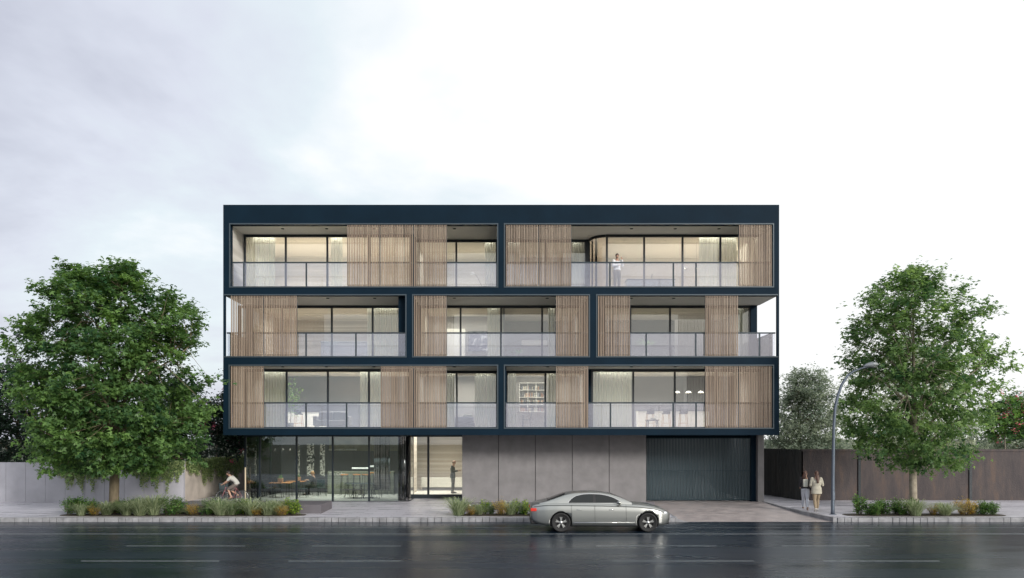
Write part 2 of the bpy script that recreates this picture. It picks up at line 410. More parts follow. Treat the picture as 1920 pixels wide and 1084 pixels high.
no.inputs['Distortion'].default_value = 0.25; n.links.new(cu.outputs[0], no.inputs['Vector'])
g = mth('MULTIPLY_ADD', sp.outputs[0], 0.95, 0.62)                 # whiter towards the bright side of the sky
g2 = mth('ADD', g, mth('MULTIPLY', mth('SUBTRACT', no.outputs['Fac'], 0.5), 1.7))
cl = ramp(n, g2, [(0.0, (5.9, 6.1, 7.1)), (0.20, (7.4, 7.7, 8.7)), (0.40, (8.2, 9.0, 9.5)), (0.62, (10.6, 10.7, 10.8))])
mx = n.nodes.new('ShaderNodeMix'); mx.data_type = 'RGBA'; mx.inputs[0].default_value = 0.88
n.links.new(sky.outputs[0], mx.inputs[6]); n.links.new(cl, mx.inputs[7])
bg = n.nodes.new('ShaderNodeBackground'); bg.inputs[1].default_value = 0.1; n.links.new(mx.outputs[2], bg.inputs[0])
wo = n.nodes.new('ShaderNodeOutputWorld'); n.links.new(bg.outputs[0], wo.inputs[0])
sl = bpy.data.lights.new('sun', 'SUN'); sl.energy = 2.7; sl.angle = R(12); sl.color = (1.0, 0.965, 0.92)
so = bpy.data.objects.new('sun', sl); COL.objects.link(so)
sd = Vector((math.sin(R(SUN_AZ)) * math.cos(R(SUN_EL)), math.cos(R(SUN_AZ)) * math.cos(R(SUN_EL)), math.sin(R(SUN_EL))))
so.rotation_euler = sd.to_track_quat('Z', 'Y').to_euler(); so.location = sd * 60
cam = bpy.data.cameras.new('camera'); co = bpy.data.objects.new('camera', cam); COL.objects.link(co)
co.location = (0, 0, H); co.rotation_euler = (R(90), 0, 0); cam.sensor_width = 36; cam.lens = F / 1920 * 36
cam.shift_x = (960 - CX) / 1920; cam.shift_y = (CZ - 542) / 1920; cam.clip_end = 3000; cam.clip_start = 0.2
scene.camera = co
scene.render.engine = 'CYCLES'; scene.cycles.use_denoising = True
scene.cycles.max_bounces = 7; scene.cycles.diffuse_bounces = 3; scene.cycles.glossy_bounces = 3; scene.cycles.transparent_max_bounces = 24
scene.cycles.sample_clamp_indirect = 6
scene.view_settings.view_transform = 'Standard'; scene.view_settings.look = 'None'; scene.view_settings.exposure = 0.10; scene.view_settings.gamma = 1
# ---------------------------------------------------------------- apartment building
YF = 38.0; S = YF / F
def fx(px): return (px - CX) * S
def fz(py): return H - (py - CZ) * S
YA, YB = 39.87, 40.9                                              # two glazing planes
YBACK = 54.0
B = thing('apartment_building', 'four storey dark navy apartment block with timber slat screens and glazed ground floor', 'building', (0, 40.3, 0.28))
XL, XR = fx(418.5), fx(1461)
M['balcony_tile'] = mat('pale_balcony_tile', (.70, .68, .64), .6)
LV = {3: (fz(421), fz(537)), 2: (fz(554), fz(668)), 1: (fz(686), fz(802))}   # level -> (ceiling z, floor z)
ROOF = fz(384); UNDER = fz(816)
FD = 0.34                                                         # depth of the facade frame
mb = MB()
for z0, z1 in ((LV[3][0], ROOF), (LV[2][0], LV[3][1]), (LV[1][0], LV[2][1]), (UNDER, LV[1][1])): mb.box(XL, XR, YF, YF + FD, z0, z1)
OPEN = {3: [(432, 932), (947, 1449)], 2: [(422.5, 760), (775, 1104), (1120, 1456.5)], 1: [(431, 932), (947, 1449)]}
for lv, ops in OPEN.items():
    zc, zf = LV[lv]; e = [418.5] + [v for o in ops for v in o] + [1461]
    for i in range(0, len(e), 2): mb.box(fx(e[i]), fx(e[i + 1]), YF, YF + (FD if not (lv == 2 and i in (0, 6)) else 0.12), zf, zc)
mb.build('facade_frame', M['navy'], B)
mb = MB()                                                         # slabs, side walls, roof
IN = 0.012
for z0, z1 in ((LV[3][0] + .03, ROOF - .25), (LV[2][0] + .03, LV[3][1] - .03), (LV[1][0] + .03, LV[2][1] - .03), (UNDER + .02, LV[1][1] - .03)):
    mb.box(XL + IN, XR - IN, YF + FD, YBACK, z0, z1)
mb.build('floor_slab', M['navy'], B)
mb = MB()
mb.box(XL + IN, XR - IN, YF + FD, YF + FD + .2, ROOF - .25, ROOF - 0.003); mb.box(XL + IN, XR - IN, YBACK - .2, YBACK, ROOF - .25, ROOF - 0.003)
mb.box(XL + IN, XL + .2, YF + FD + .2, YBACK - .2, ROOF - .25, ROOF - 0.003); mb.box(XR - .2, XR - IN, YF + FD + .2, YBACK - .2, ROOF - .25, ROOF - 0.003)
mb.build('roof_parapet', M['navy'], B)
mb = MB()
for lv in (3, 1):
    zc, zf = LV[lv]; mb.box(XL + IN, fx(432) - .02, YF + FD, YBACK, zf - .03, zc + .03); mb.box(fx(1449) + .02, XR - IN, YF + FD, YBACK, zf - .03, zc + .03)
zc, zf = LV[2]
mb.box(-12.57, -12.3, YB - .05, YBACK, zf - .03, zc + .03); mb.box(12.3, 12.57, YB - .05, YBACK, zf - .03, zc + .03)
for lv in (1, 2, 3): mb.box(XL + .3, XR - .3, YBACK - .25, YBACK - .02, LV[lv][1] - .03, LV[lv][0] + .03)
mb.build('side_wall', M['navy'], B)
for lv, sx in ((3, -1), (3, 1), (1, -1), (1, 1)):
    zc, zf = LV[lv]; x = fx(432) if sx < 0 else fx(1449)
    mb = MB(); mb.box(x - .018 if sx < 0 else x, x if sx < 0 else x + .018, YF + FD, YA + 0.3, zf, zc); mb.build('balcony_lining', M['board_wall'], B)
for lv in (3, 2, 1):                                              # soffits with recessed lights
    zc, zf = LV[lv]
    mb = MB(); mb.box(XL + .02, XR - .02, YF + FD, YB, zc + .004, zc + .029)
    so_ = mb.build('soffit', M['soffit'], B)
    pts = {3: [530, 612.5, 701.5, 852, 1025, 1184, 1266, 1348], 2: [614.5, 702.5, 852, 1026, 1183.5, 1263], 1: [530, 612, 701, 852, 1027, 1184, 1266]}[lv]
    Yd = {3: 38.75, 2: 38.75, 1: 38.5}[lv]
    for px in pts:
        mb = MB(); x = X(px, Yd); mb.lathe([(0.0, 0.0), (0.055, 0.0), (0.075, -.004), (0.08, -.022), (0.06, -.024), (0.055, 0.003)], (x, Yd, zc + .003), 14)
        mb.build('downlight', M['black'], so_)
    mb = MB(); mb.box(XL + .02, XR - .02, YF + FD, YB, zf - .03, zf - .004); mb.build('balcony_floor', M['balcony_tile'], B)
mb = MB()                                                         # slim grey reveals round the openings
for lv, ops in OPEN.items():
    zc, zf = LV[lv]
    for a, b in ops:
        xa, xb = fx(a), fx(b); w_ = 0.055; y0, y1 = YF - .022, YF + .05
        mb.box(xa - w_, xb + w_, y0, YF - .001, zc, zc + w_); mb.box(xa - w_, xb + w_, y0, YF - .001, zf - w_, zf)
        if a > 430: mb.box(xa - w_, xa, y0, YF - .001, zf, zc)
        if b < 1450: mb.box(xb, xb + w_, y0, YF - .001, zf, zc)
mb.build('opening_trim', M['trim'], B)

# ---- glazing: one window per run, one pane per bay
def glazing(lv, Y, mull, curved=False):
    """mull: pixel positions (on plane Y) of the mullions, first and last are jambs"""
    zc, zf = LV[lv]; xs = [X(p, Y) for p in mull]; mb = MB()
    x0, x1 = xs[0], xs[-1]
    mb.box(x0 - .05, x1 + .05, Y, Y + .10, zc - .125, zc + .003)
    mb.box(x0 - .05, x1 + .05, Y, Y + .10, zf - .003, zf + .06)
    for i, x in enumerate(xs): mb.box(x - .045, x + .045, Y + .002, Y + .098, zf + .06, zc - .125)
    wn = mb.build('window', M['navydark'], B)
    for a, b in zip(xs[:-1], xs[1:]):
        p = MB(); p.box(a + .045, b - .045, Y + .045, Y + .053, zf + .06, zc - .125); p.build('pane', M['winglass'], wn)
    return wn
glazing(3, YA, [459, 535.5, 613.5, 692, 770]); glazing(3, YB, [779, 855.5, 931.5])
glazing(3, YB, [950, 1024, 1099]); glazing(3, YA, [1138, 1208, 1280, 1351, 1428])
glazing(2, YB, [449, 528, 622, 698.5, 758]); glazing(2, YB, [787, 863.5, 939.5, 1016.5, 1092]); glazing(2, YB, [1124, 1182, 1256.5, 1330, 1406])
glazing(1, YA, [459, 537, 614.5, 691.5, 768]); glazing(1, YB, [779, 856.5, 931.5]); glazing(1, YB, [950, 1022.5, 1099]); glazing(1, YA, [1110, 1187.5, 1265.5, 1343, 1428])
# curved glass corner, top floor
zc, zf = LV[3]; xa, xb = X(1102.5, YB), X(1138, YA)
def cpt(t):
    a = t * math.pi / 2; return (xb - (xb - xa) * math.cos(a), YB + .05 - (YB - YA) * math.sin(a))
arc = [cpt(i / 10) for i in range(11)]
mb = MB(); gl = MB()
for (a, b) in zip(arc[:-1], arc[1:]):
    for z0, z1 in ((zc - .125, zc + .003), (zf - .003, zf + .06)):
        mb.prism([a, b, (b[0] + .01, b[1] + .09), (a[0] + .09, a[1] + .01)], z0, z1, axis='z')
    gl.add([(a[0] + .04, a[1] + .03, zf + .06), (b[0] + .04, b[1] + .03, zf + .06), (b[0] + .04, b[1] + .03, zc - .125), (a[0] + .04, a[1] + .03, zc - .125)], [(0, 1, 2, 3)], 0, True)
mb.box(xa - .07, xa + .06, YB - .02, YB + .14, zf - .003, zc + .003)
cw = mb.build('curved_window', M['navydark'], B); gl.build('pane', M['winglass'], cw)
def pier(x0, x1, y0, y1, lv): mb = MB(); mb.box(x0, x1, y0, y1, LV[lv][1] - .004, LV[lv][0] + .005); mb.build('pier', M['navy'], B)
for lv, px0, px1 in ((3, 771, 777), (1, 769, 777), (1, 1100.5, 1108)): pier(X(px0, YA), X(px1, YA), YA - .01, YB + .12, lv)
pier(12.26, 12.575, YB - .06, YB + .12, 2); pier(-12.575, -12.26, YB - .06, YB + .12, 2)
for lv, a, b in ((3, 932.5, 949), (1, 932.5, 949), (2, 759, 786), (2, 1093, 1123)): pier(X(a, YB), X(b, YB), YF + FD, YB + .12, lv)

# ---- balustrades
RAILZ = {3: 492, 2: 624, 1: 755}
def balustrade(lv, a, b, posts):
    zc, zf = LV[lv]; zr = H - (RAILZ[lv] - CZ) * (YF + .22) / F; xa, xb = fx(a), fx(b); Y = YF + .22
    mb = MB(); mb.box(xa, xb, Y - .03, Y + .03, zr - .045, zr + .02)
    mb.box(xa, xb, Y - .025, Y + .025, zf - .002, zf + .03)
    for p in posts: x = X(p, Y); mb.box(x - .035, x + .035, Y - .028, Y + .028, zf + .03, zr - .045)
    bl = mb.build('balustrade', M['rail'], B)
    e = [xa] + [X(p, Y) for p in posts] + [xb]
    for u, v in zip(e[:-1], e[1:]):
        if v - u > .15: g = MB(); g.box(u + .036, v - .036, Y - .006, Y + .006, zf + .03, zr - .045); g.build('glass_panel', M['railglass'], bl)
    return bl
balustrade(3, 432, 932, [457.5, 574.5]); balustrade(3, 947, 1449, [1143.5, 1262.5, 1305])
balustrade(2, 422.5, 760, [574, 667.5]); balustrade(2, 775, 1104, [939]); balustrade(2, 1120, 1456.5, [1211.5, 1304.5, 1424])
balustrade(1, 431, 932, [574, 650]); balustrade(1, 947, 1449, [1144.5, 1262, 1305])
for sx in (-1, 1):                                                # side balustrades of the open corners
    zc, zf = LV[2]; zr = H - (624 - CZ) * (YF + .22) / F; x = sx * 12.5; mb = MB()
    mb.box(x - .03, x + .03, YF + .26, YB - .07, zr - .045, zr + .02); mb.box(x - .025, x + .025, YF + .26, YB - .07, zf - .002, zf + .03)
    mb.box(x - .035, x + .035, 40.2, 40.27, zf + .03, zr - .045)
    bl = mb.build('balustrade', M['rail'], B); g = MB(); g.box(x - .006, x + .006, YF + .28, YB - .1, zf + .03, zr - .045); g.build('glass_panel', M['railglass'], bl)

# ---- sliding timber screens
PANELS = {3: [(650, 712.5), (712.5, 775), (775, 838), (947.5, 1010), (1010, 1072), (1385, 1448)],
          2: [(431.5, 494), (494, 557), (775.5, 838), (1042, 1104), (1120.5, 1182.5), (1322, 1385)],
          1: [(431.5, 495), (713, 775.5), (775.5, 838), (1042, 1104), (1322, 1385), (1385, 1448)]}
for lv, ps in PANELS.items():
    zc, zf = LV[lv]
    for a, b in ps:
        xa, xb = fx(a) + .012, fx(b) - .012; mb = MB(); N = 20; p = (xb - xa) / N; y0 = YF + .02
        for k in range(N):
            mb.box(xa + k * p + .019, xa + (k + 1) * p - .019, y0, y0 + .05, zf + .005, zc - .005)
        sc_ = mb.build('sliding_screen', M['slat'], B)
        fr = MB(); 
        for zz_ in (zf + .05, zc - .09, (zf * .62 + zc * .38)): fr.box(xa, xb, y0 + .052, y0 + .085, zz_, zz_ + .04)
        fr.box(xa, xa + .03, y0 + .052, y0 + .085, zf + .09, zc - .09); fr.box(xb - .03, xb, y0 + .052, y0 + .085, zf + .09, zc - .09)
        fr.build('screen_rail', M['trim'], sc_)

# ---- rooms
def room(lv, a, b, Y0, Y1, wall, ceil='ceiling', power=60, side=None, lamp=True, lcol=(1, .945, .86), yl=None):
    zc, zf = LV[lv]; xa, xb = a, b
    mb = MB()
    mb.box(xa, xb, Y1, Y1 + .05, zf - .03, zc + .02)
    mb.box(xa, xa + .05, yl or Y0 + .12, Y1, zf - .03, zc + .02, 1); mb.box(xb - .05, xb, Y0 + .12, Y1, zf - .03, zc + .02, 1)
    mb.build('interior_wall', [M[wall], M[side or wall]], B)
    mb = MB(); mb.box(xa, xb, Y0 + .11, Y1, zc + .001, zc + .003); mb.build('interior_ceiling', M[ceil], B)
    mb = MB(); mb.box(xa, xb, Y0 + .11, Y1, zf - .028, zf - .002); mb.build('interior_floor', M['floor_wood'], B)
    if lamp:                                                      # added unseen area lights brightening the room: one behind window head, one deeper in
        for nm, yy, sy, k, sprd in (('window_head_fill', Y0 + .19, .10, .12, 180), ('room_fill', Y0 + 2.6, 1.6, 1.0, 118)):
            l = bpy.data.lights.new(nm, 'AREA'); l.shape = 'RECTANGLE'; l.size = (xb - xa) * .9; l.size_y = sy; l.energy = power * k * {3: 2.5, 2: 2.3, 1: 2.5}[lv] * (xb - xa) / 5; l.color = lcol; l.spread = R(sprd)
            o = bpy.data.objects.new(nm, l); COL.objects.link(o); o.parent = B
            if yl: l.size = xb - X(1150, YA)
            o.location = Vector(((xa + xb) / 2 if not yl else (xb + X(1150, YA)) / 2 - .05, yy, zc - .006)) - B.location; o.rotation_euler = (R(24) if sprd == 180 else 0, 0, 0)
p2 = X(774, YA); 
room(3, -12.38, p2, YA, 44.8, 'board_wall', power=150); room(3, p2 + .02, -.2, YB, 45.5, 'board_wall', power=85)
room(3, .2, X(1098, YB), YB, 45, 'midgrey_wall', power=55); room(3, X(1098, YB) + .02, 12.38, YA, 45.2, 'warm_wall', power=125, yl=YB + .12)
room(2, -12.28, -4.7, YB, 46, 'travertine', power=85); room(2, -4.0, .1, YB, 44.6, 'midgrey_wall', power=55, side='warm_wall'); room(2, .12, 4.0, YB, 46.5, 'midgrey_wall', power=45)
room(2, 4.7, 12.28, YB, 46, 'grey_wall', 'ceiling', power=42, side='midgrey_wall')
room(1, -12.38, p2, YA, 44.6, 'grey_wall', power=95, side='midgrey_wall'); room(1, p2 + .02, -.2, YB, 44.6, 'midgrey_wall', power=55)
room(1, .2, X(1100, YB), YB, 44.6, 'midgrey_wall', power=50); room(1, X(1100, YB) + .02, 12.38, YA, 44.6, 'grey_wall', power=95, side='midgrey_wall')

# ---- ground floor: stone clad wall, pillar, entrance, garage
GZ = 0.28
mb = MB()
mb.box(X(866, 40.3) + .01, X(1212, 40.3) - .01, 40.345, 42.5, 0.1, UNDER + .01)
mb.build('wall_core', M['gap'], B)
js = [866, 934.6, 1003.8, 1073, 1142.2, 1212]
for a, b in zip(js[:-1], js[1:]):
    mb = MB(); mb.bbox(X(a, 40.3) + .012, X(b, 40.3) - .012, 40.3, 40.36, 0.15, UNDER + .015, .008); mb.build('wall_panel', M['concrete'], B)
mb = MB(); mb.box(X(1421, 40.3) - .0, X(1432.5, 40.3), 40.3, 46, 0.1, UNDER + .015); mb.build('pillar', M['concrete'], B)
mb = MB(); mb.box(X(1408.5, 40.6), X(1421, 40.6) + .02, 40.6, 40.9, 0.1, UNDER + .012); mb.box(X(1212, 41.0) - .3, X(1408.5, 40.6), 40.9, 41.0, UNDER - .12, UNDER + .012)
mb.build('garage_frame', M['navy'], B)
gx0, gx1 = X(1212, 40.3) + .0, X(1409, 40.8)
N = 72; p = (gx1 - gx0) / N
gate = MB(); gate.box(gx0, gx1, 40.76, 40.80, GZ + .04, GZ + .09); gate.box(gx0, gx1, 40.76, 40.80, 1.74, 1.77); gate.box(gx0, gx1, 40.76, 40.80, UNDER - .17, UNDER - .12)
for k in range(N): gate.box(gx0 + k * p + .014, gx0 + (k + 1) * p - .020, 40.70, 40.76, GZ + .04, UNDER - .12)
gate.build('garage_gate', mat('teal_gate_slats', (.022, .050, .064), .5), B)
mb = MB()                                                         # garage behind the gate
mb.box(gx0 - .25, gx1 + .3, 47.5, 47.6, 0.0, UNDER + .015); mb.box(gx0 - .3, gx0 - .22, 41.05, 47.5, 0, UNDER + .015); mb.box(gx1 + .32, gx1 + .4, 41.05, 47.5, 0, UNDER + .015)
mb.box(gx0 - .2, gx1 + .3, 40.95, 47.5, 0.05, 0.262); mb.prism([(41.6, .27), (47.4, .27), (47.4, 1.5)], gx0 - .2, gx0 + 4.2, axis='x')
mb.build('garage_interior', M['midgrey_wall'], B)
mb = MB(); mb.box(gx0 + .2, gx1 - .2, 44.0, 44.12, UNDER - .05, UNDER - .02)
mb.build('garage_lamp', mat('garage_tube_light', (.8, .8, .8), .5, emit=(0.85, 0.95, 1.0), estr=15), B)

# lobby
LY = 42.45; lf = 0.46
mb = MB()
for a, b in ((773, 775.5), (801, 805)): mb.box(X(a, LY), X(b, LY), LY, LY + .1, lf + .02, UNDER - .08)
mb.box(X(773, LY), X(866, 40.3) + .1, LY - .01, LY + .11, UNDER - .08, UNDER + .012); mb.box(X(773, LY), X(866, 40.3) + .1, LY - .02, LY + .12, GZ - .01, lf + .02)
lw = mb.build('entrance_door', M['navydark'], B)
for a, b in ((775.5, 801), (805, 868)): g = MB(); g.box(X(a, LY), X(b, LY), LY + .045, LY + .055, lf + .02, UNDER - .08); g.build('pane', M['winglass'], lw)
g = MB(); g.tube([(X(803, LY), LY - .05, 1.0), (X(803, LY), LY - .05, 2.0)], .018); g.build('door_handle', M['rail'], lw)
mb = MB(); mb.box(X(763, 42.4), X(773, LY) - .001, LY - .03, LY + .2, .1, UNDER + .012); mb.build('entrance_jamb', M['concrete'], B)
mb = MB(); mb.box(-5.0, X(866, 40.3) + .2, LY + .12, 47.4, lf - .3, lf); mb.build('lobby_floor', M['white'], B)
mb = MB(); mb.box(-5.0, X(866, 40.3) + .3, 47.4, 47.5, lf - .3, UNDER); mb.box(-5.0, -4.62, LY + .2, 45.5, lf, UNDER); mb.box(X(866, 40.3) + .16, X(866, 40.3) + .25, LY + .12, 47.4, lf, UNDER)
mb.build('lobby_wall', M['travertine'], B)
mb = MB(); mb.box(-5.0, X(866, 40.3) + .25, LY + .1, 47.4, UNDER - .012, UNDER + .012); mb.build('lobby_ceiling', M['ceiling'], B)
mb = MB(); mb.bbox(X(790, 46), -1.9, 45.9, 46.5, lf + .18, 1.17, .01); mb.box(X(792, 46), -1.95, 45.95, 46.45, lf, lf + .18, 1)
tag(mb.build('reception_desk', [mat('veined_marble', (.66, .65, .60), .35, 0, .12, 1.2), M['grey_wall']]), 'pale marble reception desk on a grey plinth inside the bright lobby', 'desk')
def area(name, loc, sx, sy, e, col=(1, .9, .78), rot=(0, 0, 0), par=B):
    l = bpy.data.lights.new(name, 'AREA'); l.shape = 'RECTANGLE'; l.size = sx; l.size_y = sy; l.energy = e; l.color = col
    o = bpy.data.objects.new(name, l); COL.objects.link(o); o.parent = par; o.location = Vector(loc) - par.location; o.rotation_euler = rot; return o
area('lobby_lamp', (-3.4, LY + 2, UNDER - .03), 2.4, 2.2, 120, col=(1, .93, .85)).data.spread = R(150)

# shop front with rounded glass end
SY = 40.3; sl0, sl1 = X(458.5, SY), X(747, SY); sf = 0.30
mb = MB(); gp = []
for a in (459.5, 487, 555.7, 623.5, 691.7): x = X(a, SY); mb.box(x - .042, x + .042, SY, SY + .12, sf, UNDER - .07)
mb.box(sl0, sl1, SY - .01, SY + .13, UNDER - .07, UNDER + .012); mb.box(sl0, sl1, SY - .01, SY + .13, .1, sf)
cx_, cy_, r_ = sl1, SY + .55, .55
arc = [(cx_ + r_ * math.sin(t * math.pi / 16), cy_ - r_ * math.cos(t * math.pi / 16)) for t in range(9)] + [(cx_ + r_, 42.4)]
for a, b in zip(arc[:-1], arc[1:]):
    for z0, z1 in ((UNDER - .07, UNDER + .012), (.1, sf)):
        d = Vector((b[0] - a[0], b[1] - a[1])).normalized(); nn = Vector((-d.y, d.x)) * .11
        mb.prism([a, b, (b[0] + nn.x, b[1] + nn.y), (a[0] + nn.x, a[1] + nn.y)], z0, z1, axis='z')
for Yv in (42.3, 44.6): mb.box(sl0 - .0, sl0 + .1, Yv, Yv + .09, sf, UNDER - .07)
mb.box(sl0, sl0 + .1, SY + .13, 46.9, .1, sf); mb.box(sl0, sl0 + .1, SY + .13, 46.9, UNDER - .07, UNDER + .012)
shop = mb.build('shopfront', M['navydark'], B)
e = [459.5, 487, 555.7, 623.5, 691.7, 747]
for a, b in zip(e[:-1], e[1:]):
    g = MB(); g.box(X(a, SY) + .042, X(b, SY) - (.042 if b < 747 else 0), SY + .05, SY + .06, sf, UNDER - .07); g.build('pane', M['shopglass'], shop)
g = MB()
for a, b in zip(arc[:-1], arc[1:]): g.add([(a[0] - .02, a[1] + .05, sf), (b[0] - .05, b[1] + .02, sf), (b[0] - .05, b[1] + .02, UNDER - .07), (a[0] - .02, a[1] + .05, UNDER - .07)], [(0, 1, 2, 3)], 0, True)
g.build('curved_pane', M['shopglass'], shop)
g = MB(); g.box(sl0 + .04, sl0 + .05, SY + .13, 46.9, sf, UNDER - .07); g.build('side_pane', M['shopglass'], shop)
mb = MB(); mb.tube([(sl1 - .02 + .18, SY + .62, .3), (sl1 + .16, SY + .62, UNDER)], .27, 24); mb.build('entrance_column', mat('black_gloss_column', (.008, .009, .011), .15), B)
mb = MB()                                                         # polished curved wall just inside the rounded end
pts = [(sl1 - 1.55 + .9 * math.sin(t / 14 * math.pi / 2) + .1, SY + 1.75 - 1.15 * (1 - math.cos(t / 14 * math.pi / 2))) for t in range(15)]
for a, b in zip(pts[:-1], pts[1:]): mb.add([(a[0], a[1], .75), (b[0], b[1], .75), (b[0], b[1], UNDER - .02), (a[0], a[1], UNDER - .02)], [(0, 1, 2, 3)], 0, True)
sv = mb.build('polished_wall', mat('polished_bronze', (.55, .50, .50), .12, 1.0), B); bake(sv, [('SOLIDIFY', dict(thickness=.05))])
mb = MB(); mb.box(sl0 + .1, -5.0, SY + .13, 46.95, .05, sf); mb.build('shop_floor', mat('cafe_floor', (.42, .42, .40), .4), B)
mb = MB(); mb.box(sl0, -4.95, 46.95, 47.05, sf, UNDER); mb.build('shop_back_wall', M['grey_wall'], B)
mb = MB(); mb.box(sl0 + .1, -4.95, SY + .14, 46.95, UNDER - .012, UNDER + .012); mb.build('shop_ceiling', M['midgrey_wall'], B)
mb = MB(); mb.box(X(616, 46.7), -5.0, 46.85, 46.945, 2.63, UNDER - .02); mb.build('wall_panel', mat('rough_render', (.30, .29, .22), .8, 0, .3, 1.5), B)
mb = MB(); mb.box(-5.0, -4.95, 42.4, 47, sf, UNDER); mb.build('shop_side_wall', M['navy'], B)
area('shop_lamp', ((sl0 - 5) / 2, SY + 3.4, UNDER - .03), 6.6, 3.0, 270, col=(1, .92, .82)).data.spread = R(120)
text('wall_lettering', 'BOULANGERIE & PATISSERIE', .125, (X(616.5, 46.83), 46.83, 2.66), M['white'], B, bold=.006)
# ---------------------------------------------------------------- garden walls and fences
def wall_run(name, label, cat, p0, p1, z0, z1, th, m, joints=None, joint_m=None, cop=None):
    """one wall between two ground points; th thickness to the back"""
    o = thing(name, label, cat, ((p0[0] + p1[0]) / 2, (p0[1] + p1[1]) / 2, z0))
    d = Vector((p1[0] - p0[0], p1[1] - p0[1])); L = d.length; d.normalize(); nn = Vector((-d.y, d.x)) * th
    mb = MB(); k = joints or 1
    for i in range(k):
        a = i * L / k + (.006 if i else 0); b = (i + 1) * L / k - (.006 if i < k - 1 else 0)
        q = [(p0[0] + d.x * a, p0[1] + d.y * a), (p0[0] + d.x * b, p0[1] + d.y * b)]
        mb.prism([q[0], q[1], (q[1][0] + nn.x, q[1][1] + nn.y), (q[0][0] + nn.x, q[0][1] + nn.y)], z0, z1, axis='z')
    mb.build('wall_face', m, o); return o
WT = 2.19
wall_run('garden_wall', 'long pale grey concrete garden wall with trailing ivy left of the cafe', 'wall', (-40, 40.0), (-15.3, 40.0), 0.1, WT, .2, M['pale_concrete'], 26)
wall_run('garden_wall', 'sunlit-toned concrete side wall running back behind the cyclist under dense ivy', 'wall', (-15.3, 40.2), (-15.3, 51), 0.1, WT, .2, mat('sun_tinted_concrete', (.50, .44, .38), .8, 0, .2, 1.2, .2, 20), 6)  # warm sunlight tinted into this wall's base colour
wall_run('garden_wall', 'low end wall closing the yard far behind the cafe glass', 'wall', (-15.3, 51.2), (-4.9, 51.2), 0.1, WT, .2, M['pale_concrete'], 8)
def rust(name, c1, c2, c3):
    m, n, o = nt(name); p = n.nodes.new('ShaderNodeBsdfPrincipled'); p.inputs['Roughness'].default_value = .8
    f = noise(n, 1.0, 6, mapscale=(1.6, 1.6, .45), rough=.7)
    n.links.new(ramp(n, f, [(.36, c1), (.52, c2), (.70, c3)]), p.inputs['Base Color'])
    b = n.nodes.new('ShaderNodeBump'); b.inputs['Strength'].default_value = .6; b.inputs['Distance'].default_value = .03
    n.links.new(noise(n, 14, 4), b.inputs['Height']); n.links.new(b.outputs[0], p.inputs['Normal'])
    n.links.new(p.outputs[0], o.inputs[0]); return m
M['rust'] = rust('weathered_brown_render', (.045, .038, .040), (.070, .056, .054), (.115, .078, .060))
M['darkfence'] = rust('dark_stained_boards', (.03, .034, .033), (.045, .046, .042), (.06, .057, .05))
fw = thing('boundary_wall', 'tall dark brown weathered wall with black posts behind the right tree', 'wall', (26, 41.1, .28))
fx0 = 14.78
posts = [X(1611, 41.1), X(1819, 41.1), X(2030, 41.1), X(2240, 41.1)]
e = [fx0] + posts + [45]
for a, b in zip(e[:-1], e[1:]):
    mb = MB(); mb.box(a + .07, b - .07, 41.1, 41.25, .1, 2.70); mb.box(a + .07, b - .07, 41.07, 41.28, 2.702, 2.81); mb.build('wall_bay', M['rust'], fw)
for x in posts: mb = MB(); mb.box(x - .065, x + .065, 41.04, 41.24, .1, 2.72); mb.build('post', M['navydark'], fw)
fe = thing('boundary_fence', 'dark board fence turning back beside the garage between building and brown wall', 'fence', (14.5, 43, .28))
q0 = (14.85, 41.1); q1 = (13.75, 49.0); N = 40
for seg in range(4):
    mb = MB()
    for i in range(10):
        t0 = (seg * 10 + i) / N; t1 = (seg * 10 + i + .93) / N; off = .03 * ((i * 7) % 3) / 2
        a = (q0[0] + (q1[0] - q0[0]) * t0, q0[1] + (q1[1] - q0[1]) * t0); b = (q0[0] + (q1[0] - q0[0]) * t1, q0[1] + (q1[1] - q0[1]) * t1)
        mb.prism([(a[0] - off, a[1]), (b[0] - off, b[1]), (b[0] + .07, b[1]), (a[0] + .07, a[1])], .1, 2.80 - .02 * (i % 2), axis='z')
    mb.build('fence_boards', M['darkfence'], fe)
# low planter walls
def planter(name, label, x0, x1, y0, y1, z1, m, lights=()):
    o = thing(name, label, 'planter wall', ((x0 + x1) / 2, y0, .17)); mb = MB(); mb.bbox(x0, x1, y0, y1, .1, z1, .012); mb.build('wall_face', m, o)
    for px in lights:
        x = X(px, y0); g = MB(); g.lathe([(0, -.012), (.03, -.012), (.034, 0), (.03, .02)], (0, 0, 0), 10)
        g.v = [(x + a, y0 - .012 + c, z1 - .14 + b) for a, b, c in g.v]
        g.build('wall_light', mat('small_wall_light', (.9, .9, .9), .4, emit=(1, .95, .9), estr=1.5), o)
    return o
M['terrace'] = mat('purple_grey_stone', (.12, .11, .12), .7, 0, .1, 2)
planter('raised_terrace', 'low purple grey stone platform behind the planting in front of the cafe', -13.9, X(602, 34.85), 34.85, 37.1, .57, M['terrace'])
planter('planter_wall', 'thin low stone wall with small round lights behind the middle planting', X(868, 36.3), X(1228, 36.3), 36.3, 36.48, .565, M['terrace'], (881, 920, 958))
